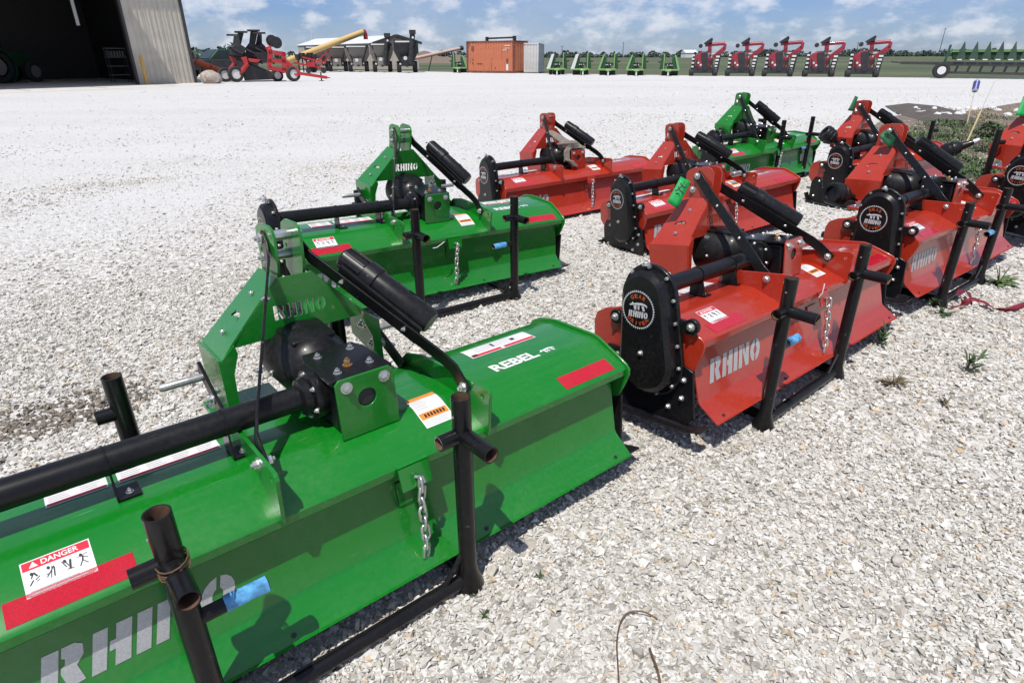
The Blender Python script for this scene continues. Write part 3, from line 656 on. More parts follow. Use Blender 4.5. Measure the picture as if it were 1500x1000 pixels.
# ------------------------------------------------------------------ pipe shipping stand
def make_stand(xl, xr, yr, hl, hr, tape=None, yf=0.58, front=True, hf=0.73):
    """xl, xr, yr: rear post places; tape: ('L'|'R', direction) of the taped stub"""
    root = empty('shipping_stand'); PR = 0.030
    def post(x, y, h, stubs, tp=None):
        mb = MB(); mb.pipe((x, y, 0.03), (x, y, h), PR, 0.004, 20, 0, 1)
        p = mb.build('post', ['pipe_black', 'pipe_inside'], root)
        mb = MB(); mb.lathe([(0.0, 0.052), (0.012, 0.052), (0.075, PR + 0.001), (0.095, PR + 0.0005)], (x, y, 0.002), 'z', 20); mb.build('foot', 'pipe_black', p)
        for (dx, dy, z, L) in stubs:
            mb = MB(); mb.pipe((x + dx * 0.02, y + dy * 0.02, z), (x + dx * L, y + dy * L, z), 0.024 if dx else 0.026, 0.004, 16, 0, 1); mb.build('stub', ['pipe_black', 'pipe_inside'], p)
        mb = MB(); mb.lathe([(0, 0.0045), (0.003, 0.0045)], (x - PR, y, h - 0.06), (-1, 0, 0), 10); mb.build('rivet', 'steel_bare', p)
        if tp:
            z = 0.425; mb = MB(); mb.pipe((x + tp * 0.02, y + 0.0, z), (x + tp * 0.185, y, z), 0.019, 0.003, 14, 0, 1); q = mb.build('stub', ['pipe_black', 'pipe_inside'], p)
            mb = MB(); n = 12; v = []; f = []
            for i in range(6):
                xx = x + tp * (0.078 + 0.105 * i / 5)
                for j in range(n):
                    a = math.pi * (-0.12 + 1.24 * j / (n - 1)); r = 0.0215 + rng.uniform(-0.0012, 0.0016); v.append((xx, y + r * math.cos(a), z + r * math.sin(a)))
            for i in range(5):
                for j in range(n - 1): f.append((i * n + j, i * n + j + 1, i * n + n + j + 1, i * n + n + j))
            mb.add(v, f); mb.build('tape', 'tape_blue', q, 60, recalc=False)
        return p
    ts, td = tape if tape else (None, 0)
    post(xl, yr, hl, [(0, -1, 0.615, 0.145), (-1, 0, 0.615, 0.085)], td if ts == 'L' else None)
    post(xr, yr, hr, [(0, -1, 0.615, 0.145), (-1, 0, 0.615, 0.085)], td if ts == 'R' else None)
    mb = MB(); mb.tube([(xl + 0.02, yr, 0.036), (xr - 0.02, yr, 0.036)], 0.025, 16); mb.build('base_pipe', 'pipe_black', root)
    for x in (xl, xr):
        mb = MB(); s_ = 1 if x == xl else -1; mb.tube([(x + s_ * 0.022, yr, 0.15), (x + s_ * 0.10, yr, 0.052)], 0.009, 8); mb.build('gusset', 'pipe_black', root)
    if front:
        for x in (xl + 0.04, xr):
            post(x, yf, hf, [(0, 1, hf - 0.13, 0.10), (-1, 0, hf - 0.13, 0.075)])
            mb = MB(); mb.tube([(x, yr + 0.02, 0.036), (x, yf - 0.02, 0.036)], 0.025, 16); mb.build('base_pipe', 'pipe_black', root)
    return root

# surveyed places: x, y, yaw, pitch, roll, z (survey units)
TILLERS = {
 'G1': (-0.455, 1.656, 39.5, -1.7, 0.6, 0.014), 'G2': (-0.582, 4.418, 35.7, 5.0, 1.5, 0.021), 'R1': (1.565, 3.142, 40.8, -7.2, 2.0, 0.006),
 'R2': (3.439, 4.728, 38.7, -1.2, 1.0, 0.028), 'R4': (2.054, 6.030, 32.6, -4.6, -2.6, -0.050), 'R3': (0.778, 7.146, 33.7, -2.2, -1.0, -0.060),
 'G3': (3.597, 8.994, 35.9, 4.8, -1.2, -0.003), 'R5': (4.799, 7.858, 33.9, 0.9, -2.4, -0.010), 'R6': (5.653, 6.271, 33.6, 3.6, -0.9, 0.061)}
LABELS = {
 'G1': 'largest green rotary tiller in the near corner, its gear end outside the picture',
 'G2': 'green rotary tiller second in its row, bright letter cut-outs in its hitch frame',
 'G3': 'farthest green rotary tiller, standing behind the red ones beside the open gravel yard',
 'R1': 'nearest red rotary tiller, its round gear emblem beside the largest green tiller',
 'R2': 'red rotary tiller next beyond the nearest red one, beside the dark red strap on gravel',
 'R3': 'farthest left red rotary tiller with grey rope bundle heaped on its gearbox',
 'R4': 'red rotary tiller without rear posts, between the roped one and the nearest red one',
 'R5': 'far red rotary tiller beside the weeds, its end just right of the far green one',
 'R6': 'red rotary tiller at the right picture edge, only hitch and gear case in view'}
def rot_m(yaw, pitch=0, roll=0): return Matrix.Rotation(R_(yaw), 4, 'Z') @ Matrix.Rotation(R_(roll), 4, 'Y') @ Matrix.Rotation(R_(pitch), 4, 'X')
PROTO = {'G': make_tiller('paint_green'), 'R': make_tiller('paint_red')}
ROOT = {}; used = set()
def tpoint(k, l):
    x, y, yaw, pi_, ro, z = TILLERS[k]; return (rot_m(yaw, pi_, ro) @ Vector(l) + Vector((x, y, z))) * S
for k, (x, y, yaw, pi_, ro, z) in TILLERS.items():
    p = PROTO[k[0]]; o = p if k[0] not in used else copy_tree(p); used.add(k[0])
    mm = rot_m(yaw, pi_, ro); mm.translation = Vector((x, y, z)) * S
    o.matrix_world = mm @ Matrix.Scale(S, 4); ROOT[k] = o
    tag(o, LABELS[k], 'tiller', 'rotary tillers parked in rows on the gravel')
STANDS = {
 'G1': (-0.632, 0.174, -0.265, 0.755, 0.745, ('L', 1), 'black pipe stand under the largest green tiller, blue tape on its near post'),
 'G2': (-0.35, 0.432, -0.43, 0.775, 0.76, ('R', -1), 'black pipe stand under the second green tiller, blue tape on its right post'),
 'R1': (-0.652, 0.136, -0.235, 0.768, 0.766, ('L', 1), 'black pipe stand under the nearest red tiller, standing beside its chain'),
 'R2': (-0.665, 0.131, -0.262, 0.747, 0.745, ('R', -1), 'black pipe stand under the red tiller beside the dark red strap'),
 'G3': (0.063, 0.783, -0.020, 0.84, 0.85, ('R', -1), 'tall black pipe stand around the farthest green tiller')}
for k, (xl, xr, yr, hl, hr, tp, lab) in STANDS.items():
    o = make_stand(xl, xr, yr, hl, hr, tp, 0.58, True, 0.46 if k in ('R1', 'R2') else 0.73) if k != 'G3' else make_stand(xl, xr, yr - 0.16, hl, hr, tp, 0.58, True, 0.87)
    x, y, yaw = TILLERS[k][:3]; mm = rot_m(yaw); mm.translation = Vector((x, y, 0)) * S
    o.matrix_world = mm @ Matrix.Scale(S, 4); tag(o, lab, 'stand', 'black pipe stands holding the tillers')
def on_stand(k, l):
    x, y, yaw = TILLERS[k][:3]; return (rot_m(yaw) @ Vector(l) + Vector((x, y, 0))) * S
# ------------------------------------------------------------------ ground
def sheet_from(name, pts, mat, z=0.0, kind='structure'):
    mb = MB(); p2 = [(p[0], p[1]) for p in pts]; tess = tessellate_polygon([[Vector((q[0], q[1], 0)) for q in p2]])
    mb.add([(q[0], q[1], z) for q in p2], [tuple(t_) for t_ in tess]); o = mb.build(name, mat, None, smooth=0)
    for p in o.data.polygons:
        if p.normal.z < 0: p.flip()
    tag(o, kind=kind); return o
# field
mt, t, b = new_mat('field_grass')
tcn = t.nodes.new('ShaderNodeTexCoord'); mp = t.nodes.new('ShaderNodeMapping'); mp.inputs['Scale'].default_value = (0.012, 0.05, 1)
t.links.new(tcn.outputs['Object'], mp.inputs[0])
n1 = noise(t, 1.0, 4, vec=mp.outputs[0]); n2 = noise(t, 1.7, 6)
mixv = t.nodes.new('ShaderNodeMath'); mixv.operation = 'MULTIPLY_ADD'; mixv.inputs[1].default_value = 0.35; t.links.new(n2.outputs[0], mixv.inputs[0]); t.links.new(n1.outputs[0], mixv.inputs[2])
r = ramp(t, mixv.outputs[0], [(0.45, (0.030, 0.050, 0.022)), (0.62, (0.055, 0.080, 0.034)), (0.80, (0.115, 0.115, 0.060))])
t.links.new(r.outputs[0], b.inputs['Base Color']); b.inputs['Roughness'].default_value = 0.95; bump(t, b, n2.outputs[0], 0.5, 0.1)
sheet_from('ground', [(-6000, -300), (6000, -300), (6000, 9000), (-6000, 9000)], 'field_grass', -0.06)
# crushed stone
mt, t, b = new_mat('crushed_stone')
tcn = t.nodes.new('ShaderNodeTexCoord')
vo = t.nodes.new('ShaderNodeTexVoronoi'); vo.inputs['Scale'].default_value = 42; vo.inputs['Randomness'].default_value = 1.0
ve = t.nodes.new('ShaderNodeTexVoronoi'); ve.feature = 'DISTANCE_TO_EDGE'; ve.inputs['Scale'].default_value = 42
vf = t.nodes.new('ShaderNodeTexVoronoi'); vf.inputs['Scale'].default_value = 15
for q in (vo, ve, vf): t.links.new(tcn.outputs['Object'], q.inputs['Vector'])
sp = t.nodes.new('ShaderNodeSeparateColor'); t.links.new(vo.outputs['Color'], sp.inputs[0])
r1 = ramp(t, sp.outputs[0], [(0.0, (0.24, 0.225, 0.20)), (0.25, (0.44, 0.42, 0.385)), (0.6, (0.55, 0.53, 0.50)), (1.0, (0.68, 0.67, 0.65))])
# dusty wheel lanes: nearly white fines, running away from the camera
mp = t.nodes.new('ShaderNodeMapping'); mp.inputs['Rotation'].default_value = (0, 0, R_(-77)); mp.inputs['Scale'].default_value = (0.06, 0.55, 1)
t.links.new(tcn.outputs['Object'], mp.inputs[0]); nl = noise(t, 1.0, 5, 0.6, vec=mp.outputs[0])
nb = noise(t, 0.12, 3)
sxy = t.nodes.new('ShaderNodeSeparateXYZ'); t.links.new(tcn.outputs['Object'], sxy.inputs[0])
# the yard away from the parked machines is driven on and paler
dst = t.nodes.new('ShaderNodeMapRange'); dst.inputs['From Min'].default_value = 2.5; dst.inputs['From Max'].default_value = 7.0; dst.inputs['To Min'].default_value = 0.0; dst.inputs['To Max'].default_value = 0.42
t.links.new(sxy.outputs['Y'], dst.inputs['Value'])
a1 = t.nodes.new('ShaderNodeMath'); a1.operation = 'ADD'; t.links.new(nl.outputs[0], a1.inputs[0]); t.links.new(dst.outputs[0], a1.inputs[1])
lane = t.nodes.new('ShaderNodeMapRange'); lane.inputs['From Min'].default_value = 0.52; lane.inputs['From Max'].default_value = 1.0; lane.inputs['To Max'].default_value = 0.9
t.links.new(a1.outputs[0], lane.inputs['Value'])
mx_ = t.nodes.new('ShaderNodeMixRGB'); mx_.inputs[2].default_value = (0.585, 0.580, 0.572, 1)
t.links.new(lane.outputs[0], mx_.inputs[0]); t.links.new(r1.outputs[0], mx_.inputs[1])
# dirt blotches
nd = noise(t, 0.9, 5, 0.65); rd = ramp(t, nd.outputs[0], [(0.60, (1, 1, 1)), (0.80, (0.72, 0.67, 0.60))])
mu = t.nodes.new('ShaderNodeMixRGB'); mu.blend_type = 'MULTIPLY'; mu.inputs[0].default_value = 0.8
t.links.new(mx_.outputs[0], mu.inputs[1]); t.links.new(rd.outputs[0], mu.inputs[2])
t.links.new(mu.outputs[0], b.inputs['Base Color']); b.inputs['Roughness'].default_value = 0.95
b.inputs['Specular IOR Level'].default_value = 0.2
hh = t.nodes.new('ShaderNodeMath'); hh.operation = 'MULTIPLY_ADD'; hh.inputs[1].default_value = 1.2
t.links.new(ve.outputs['Distance'], hh.inputs[0]); t.links.new(sp.outputs[1], hh.inputs[2])
bump(t, b, hh.outputs[0], 0.8, 0.009)
far = [(-300, 130), ground(430, 103.2)[:2], ground(600, 104.5)[:2], ground(690, 106.3)[:2], ground(800, 107.8)[:2], ground(1000, 110.6)[:2], ground(1300, 113.5)[:2], ground(1500, 114.8)[:2], (70, 42), (70, -8), (-60, -8), (-300, 20)]
yard = sheet_from('gravel_yard', far, 'crushed_stone', 0.0)

# loose stones near the camera: one mass of real stones
mt, t, b = new_mat('stone')
at = t.nodes.new('ShaderNodeAttribute'); at.attribute_name = 'tone'; at.attribute_type = 'GEOMETRY'
r = ramp(t, at.outputs['Fac'], [(0.0, (0.26, 0.238, 0.205)), (0.10, (0.42, 0.390, 0.340)), (0.35, (0.53, 0.50, 0.445)), (0.65, (0.62, 0.592, 0.540)), (0.955, (0.73, 0.708, 0.665)), (0.965, (0.60, 0.51, 0.39)), (1.0, (0.54, 0.41, 0.27))])
n = noise(t, 90, 4); mul = t.nodes.new('ShaderNodeMixRGB'); mul.blend_type = 'MULTIPLY'; mul.inputs[0].default_value = 0.5
rr = ramp(t, n.outputs[0], [(0.3, (0.72, 0.71, 0.70)), (0.65, (1, 1, 1))]); t.links.new(r.outputs[0], mul.inputs[1]); t.links.new(rr.outputs[0], mul.inputs[2])
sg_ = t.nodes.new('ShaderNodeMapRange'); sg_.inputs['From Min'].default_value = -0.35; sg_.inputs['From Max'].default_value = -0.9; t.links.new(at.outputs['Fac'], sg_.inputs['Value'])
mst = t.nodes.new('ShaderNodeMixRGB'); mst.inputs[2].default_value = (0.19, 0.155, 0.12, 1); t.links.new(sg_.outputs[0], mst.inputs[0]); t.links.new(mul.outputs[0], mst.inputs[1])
t.links.new(mst.outputs[0], b.inputs['Base Color']); b.inputs['Roughness'].default_value = 0.9; b.inputs['Specular IOR Level'].default_value = 0.25; bump(t, b, n.outputs[0], 0.5, 0.004)
g = np.random.default_rng(11)
def ico():
    bm = bmesh.new(); bmesh.ops.create_icosphere(bm, subdivisions=1, radius=1); v = np.array([x.co[:] for x in bm.verts]); f = np.array([[q.index for q in fc.verts] for fc in bm.faces]); bm.free(); return v, f
icoV, icoF = ico()
cubV = np.array([(x, y, z) for x in (-0.8, 0.8) for y in (-0.8, 0.8) for z in (-0.8, 0.8)], float); cubF = np.array([(0, 1, 3), (0, 3, 2), (4, 6, 7), (4, 7, 5), (0, 4, 5), (0, 5, 1), (2, 3, 7), (2, 7, 6), (0, 2, 6), (0, 6, 4), (1, 5, 7), (1, 7, 3)])
octV = np.array([(1, 0, 0), (-0.4, 0.9, 0), (-0.5, -0.85, 0.1), (0.1, 0.1, 0.9), (0.3, -0.2, -0.8), (-0.7, 0.1, 0.55)], float); octF = np.array([(0, 1, 3), (1, 5, 3), (5, 2, 3), (2, 0, 3), (1, 0, 4), (2, 5, 4), (0, 2, 4), (5, 1, 4)])
DARK_PATCH = ground(66, 612)[:2]  # centre of an elongated patch of darker, browner stones
def stones(n, r0, r1, size, base, faces, half, sink):
    """n stones in the ring r0..r1 around the camera foot"""
    rad = np.sqrt(g.uniform(r0 * r0, r1 * r1, n)) if r1 < 12 else r0 + (r1 - r0) * g.uniform(0, 1, n) ** 1.25; ang = g.uniform(-half, half, n); X = rad * np.sin(ang); Y = rad * np.cos(ang)
    def lane_(X_, Y_):
        q = X_ * 0.974 - Y_ * 0.225; l_ = 0.5 + 0.5 * np.sin(q * 2.1 + 0.8 * np.sin(Y_ * 0.4 + X_) + 0.5 * np.sin(q * 5.3)); d_ = np.clip((np.hypot(X_, Y_) - 3.0) / 4.0, 0, 1) * np.clip((1.6 - X_ + 0.15 * Y_) / 2.5, 0.25, 1); return np.clip(d_ * (0.45 + 0.75 * l_), 0, 1)
    keep = g.uniform(0, 1, n) > 0.80 * lane_(X, Y); X, Y = X[keep], Y[keep]; n = len(X); ln0 = lane_(X, Y)
    sz = size * (1 - 0.25 * ln0) * np.exp(g.normal(0, 0.38, n)); sz = np.clip(sz, size * 0.4, size * 2.6)
    k = len(base); tmpl = [base * (1 + g.uniform(-0.42, 0.30, (k, 1))) + g.normal(0, 0.16, (k, 3)) for _ in range(48)]
    T = np.array(tmpl)[g.integers(0, 48, n)]
    sc3 = np.stack([np.ones(n), g.uniform(0.6, 1.0, n), g.uniform(0.50, 0.85, n)], 1); T = T * sc3[:, None, :] * (sz / 2)[:, None, None]
    a = g.uniform(0, 2 * np.pi, n); tx = g.normal(0, 0.35, n); ty = g.normal(0, 0.35, n)
    c, s = np.cos(tx), np.sin(tx); y, z = T[..., 1].copy(), T[..., 2].copy(); T[..., 1] = c[:, None] * y - s[:, None] * z; T[..., 2] = s[:, None] * y + c[:, None] * z
    c, s = np.cos(ty), np.sin(ty); x, z = T[..., 0].copy(), T[..., 2].copy(); T[..., 0] = c[:, None] * x + s[:, None] * z; T[..., 2] = -s[:, None] * x + c[:, None] * z
    c, s = np.cos(a), np.sin(a); x, y = T[..., 0].copy(), T[..., 1].copy(); T[..., 0] = c[:, None] * x - s[:, None] * y; T[..., 1] = s[:, None] * x + c[:, None] * y
    T += np.stack([X, Y, sz * g.uniform(-0.02, sink, n)], 1)[:, None, :]
    F = faces[None] + (np.arange(n) * k)[:, None, None]; tn_ = g.uniform(0, 1, n) ** 0.85; sc_ = DARK_PATCH; rx_ = (X - sc_[0]) * 0.84 + (Y - sc_[1]) * 0.54; ry_ = -(X - sc_[0]) * 0.54 + (Y - sc_[1]) * 0.84; e_ = (rx_ / 0.42) ** 2 + (ry_ / 0.17) ** 2 + g.normal(0, 0.25, n); tn_ = np.where(e_ < 1.0, -1.0 + 0.5 * g.uniform(0, 1, n), tn_); mix_ = np.clip(0.78 * ln0 + 0.25 * np.clip((np.hypot(X, Y) - 4) / 6, 0, 1), 0, 0.85); tn_ = np.where(tn_ < 0, tn_, np.where(mix_ > 0.10, np.minimum(tn_, 0.94) * (1 - mix_) + 0.66 * mix_, tn_)); tone = np.repeat(tn_, k)
    return T.reshape(-1, 3), F.reshape(-1, 3), tone
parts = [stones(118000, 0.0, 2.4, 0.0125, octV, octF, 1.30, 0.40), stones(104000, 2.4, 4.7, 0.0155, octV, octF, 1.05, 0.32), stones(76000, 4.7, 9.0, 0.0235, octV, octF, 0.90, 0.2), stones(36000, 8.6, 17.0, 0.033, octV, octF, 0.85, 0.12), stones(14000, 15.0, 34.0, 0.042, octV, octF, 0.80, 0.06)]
# a few larger pieces
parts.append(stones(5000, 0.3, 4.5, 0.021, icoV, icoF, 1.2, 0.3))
vs, fs, ts, o = [], [], [], 0
for Vv, Ff, tt in parts: vs.append(Vv); fs.append(Ff + o); ts.append(tt); o += len(Vv)
Vv, Ff, tt = np.concatenate(vs), np.concatenate(fs), np.concatenate(ts)
me = bpy.data.meshes.new('gravel'); me.vertices.add(len(Vv)); me.vertices.foreach_set('co', Vv.ravel().astype(np.float32))
me.loops.add(Ff.size); me.loops.foreach_set('vertex_index', Ff.ravel().astype(np.int32)); me.polygons.add(len(Ff))
me.polygons.foreach_set('loop_start', (np.arange(len(Ff)) * 3).astype(np.int32)); me.polygons.foreach_set('loop_total', np.full(len(Ff), 3, np.int32))
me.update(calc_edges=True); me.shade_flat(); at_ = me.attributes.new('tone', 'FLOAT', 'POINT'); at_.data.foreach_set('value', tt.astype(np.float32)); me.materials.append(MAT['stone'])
gv = bpy.data.objects.new('gravel', me); col.objects.link(gv); tag(gv, 'loose pale crushed stone covering the yard around the tillers', 'gravel', kind='stuff')
print('stones tris', len(Ff))
# ------------------------------------------------------------------ background, built where it stands
paint('far_red', (0.40, 0.016, 0.020), rough=0.4, coat=0.2); paint('far_maroon', (0.27, 0.010, 0.028), rough=0.35, coat=0.3)
paint('far_green', (0.006, 0.062, 0.020), rough=0.45, coat=0.1); paint('lime_green', (0.19, 0.42, 0.10), rough=0.45, coat=0.1)
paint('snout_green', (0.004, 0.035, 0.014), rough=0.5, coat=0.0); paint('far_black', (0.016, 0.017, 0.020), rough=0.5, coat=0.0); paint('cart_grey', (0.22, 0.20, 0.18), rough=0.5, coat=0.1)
paint('auger_yellow', (0.62, 0.42, 0.16), rough=0.5, coat=0.1); paint('auger_pink', (0.50, 0.34, 0.29), rough=0.6, coat=0)
paint('far_orange', (0.62, 0.13, 0.03), rough=0.55, coat=0.0); paint('pale_panel', (0.66, 0.66, 0.64), rough=0.5, coat=0.0)
simple('tyre', (0.028, 0.028, 0.028), 0.85, 0, 0.2, 20); simple('rim_white', (0.68, 0.67, 0.65), 0.5, 0, 0.1, 10)
simple('glass_dark', (0.02, 0.035, 0.045), 0.1, 0, 0.1, 3); simple('concrete', (0.56, 0.53, 0.49), 0.9, 0, 0.10, 1.2, bmp=0.2)
simple('metal_roof', (0.72, 0.73, 0.74), 0.35, 0.1, 0.05, 2); simple('trim_dark', (0.045, 0.040, 0.040), 0.5, 0, 0.1, 4)
simple('bollard_yellow', (0.60, 0.36, 0.08), 0.6, 0, 0.15, 8); simple('rock', (0.34, 0.29, 0.25), 0.95, 0, 0.4, 5, bmp=0.6)
simple('soil_dark', (0.085, 0.070, 0.060), 0.97, 0, 0.35, 5, bmp=0.5); simple('soil_brown', (0.17, 0.13, 0.10), 0.97, 0, 0.4, 6, bmp=0.6)
simple('straw', (0.36, 0.30, 0.20), 0.95, 0, 0.3, 8)
simple('leaf_far_haze', (0.055, 0.082, 0.062), 0.9, 0, 0.3, 0.05); simple('leaf', (0.045, 0.085, 0.026), 0.75, 0, 0.4, 9); simple('leaf_pale', (0.09, 0.14, 0.045), 0.7, 0, 0.35, 9); simple('leaf_dry', (0.16, 0.13, 0.07), 0.85, 0, 0.4, 9)  # far tree leaves tinted bluish, distance haze put into their colour
simple('stake', (0.50, 0.42, 0.20), 0.8, 0, 0.2, 12); simple('can_blue', (0.10, 0.11, 0.30), 0.35, 0.4, 0.2, 30); simple('alu', (0.6, 0.6, 0.62), 0.35, 0.8, 0.1, 30)
# ribbed wall cladding
def cladding(name, colr, dir_deg, pitch, depth=0.02):
    mt, t, b = new_mat(name); tcn = t.nodes.new('ShaderNodeTexCoord'); wv = t.nodes.new('ShaderNodeTexWave'); wv.wave_profile = 'SIN'; wv.inputs['Scale'].default_value = 1.0 / pitch * 0.5 / 1.59 * 1.0
    mp = t.nodes.new('ShaderNodeMapping'); mp.inputs['Rotation'].default_value = (0, 0, R_(dir_deg)); t.links.new(tcn.outputs['Object'], mp.inputs[0]); t.links.new(mp.outputs[0], wv.inputs['Vector'])
    n = noise(t, 1.3, 5); r = ramp(t, n.outputs[0], [(0.3, tuple(c * 0.85 for c in colr)), (0.7, tuple(c * 1.08 for c in colr))]); t.links.new(r.outputs[0], b.inputs['Base Color'])
    b.inputs['Roughness'].default_value = 0.55; bump(t, b, wv.outputs[0], 0.8, depth); return mt
# rusted container paint
mt, t, b = new_mat('container_orange'); n = noise(t, 1.1, 7, 0.7)
tcn = t.nodes.new('ShaderNodeTexCoord'); mp = t.nodes.new('ShaderNodeMapping'); mp.inputs['Scale'].default_value = (3.0, 3.0, 0.35); t.links.new(tcn.outputs['Object'], mp.inputs[0]); n2 = noise(t, 1.0, 6, 0.7, vec=mp.outputs[0])
mm_ = t.nodes.new('ShaderNodeMath'); mm_.operation = 'ADD'; t.links.new(n.outputs[0], mm_.inputs[0]); t.links.new(n2.outputs[0], mm_.inputs[1])
r = ramp(t, mm_.outputs[0], [(0.36, (0.46, 0.13, 0.06)), (0.535, (0.52, 0.17, 0.085)), (0.60, (0.20, 0.07, 0.04))])
# ramp input above 1 is clamped: halve it
hv = t.nodes.new('ShaderNodeMath'); hv.operation = 'MULTIPLY'; hv.inputs[1].default_value = 0.5; t.links.new(mm_.outputs[0], hv.inputs[0]); t.links.new(hv.outputs[0], r.inputs[0]); t.links.new(r.outputs[0], b.inputs['Base Color']); b.inputs['Roughness'].default_value = 0.7

class Spot:
    """a place on the ground seen at photo pixel (px, py); local X across the view, Y away, Z up, metres"""
    def __init__(s, px, py):
        s.o = ground(px, py); s.rz = -math.atan2(s.o.x, s.o.y); s.M = Matrix.Rotation(s.rz, 3, 'Z'); s.n = s.M @ Vector((0, 1, 0)); s.px = px; s.py = py
        s.k = depth_of(s.o) / F_PX          # metres per pixel
    def L(s, u, v, d=0.0):
        """local point at depth d (metres behind the place) that shows at pixel (u, v)"""
        r = ray(u, v); org = Vector((0, 0, CAM_H)); pl = s.o + s.n * d
        q = org + r * ((pl - org).dot(s.n) / r.dot(s.n)); q = s.M.transposed() @ (q - s.o); return (q.x, q.y, q.z)
    def poly(s, pts): return [(p[0], p[2]) for p in (s.L(*q) for q in pts)]
    def root(s, name): return empty(name, s.o, s.rz)
def slab(mb, sp_, pts, d0, d1, mi=0): return mb.plate(sp_.poly(pts), d0, d1, 'y', mi=mi)
_WH = {}
def wheel(parent, c, r, w_, axis=(0, 1, 0), rim='rim_white', name='wheel'):
    key = (rim,)
    if key not in _WH:
        a = MB(); a.lathe([(-0.5, 0.62), (-0.5, 0.90), (-0.36, 0.985), (0, 1.0), (0.36, 0.985), (0.5, 0.90), (0.5, 0.62), (0.1, 0.60), (-0.1, 0.60)], (0, 0, 0), 'z', 26)
        b2 = MB(); b2.lathe([(-0.40, 0.61), (-0.40, 0.52), (-0.10, 0.44), (-0.12, 0.20), (-0.30, 0.17), (-0.30, 0.0), (0.30, 0.0), (0.30, 0.17), (0.12, 0.2), (0.10, 0.44), (0.40, 0.52), (0.40, 0.61)], (0, 0, 0), 'z', 22)
        _WH[key] = (a.mesh('tyre', 'tyre'), b2.mesh('rim', rim))
    a, b2 = _WH[key]; o = child(name, a, parent, c); o.rotation_euler = Vector(axis).to_track_quat('Z', 'Y').to_euler(); o.scale = (r, r, w_); child('rim', b2, o); return o

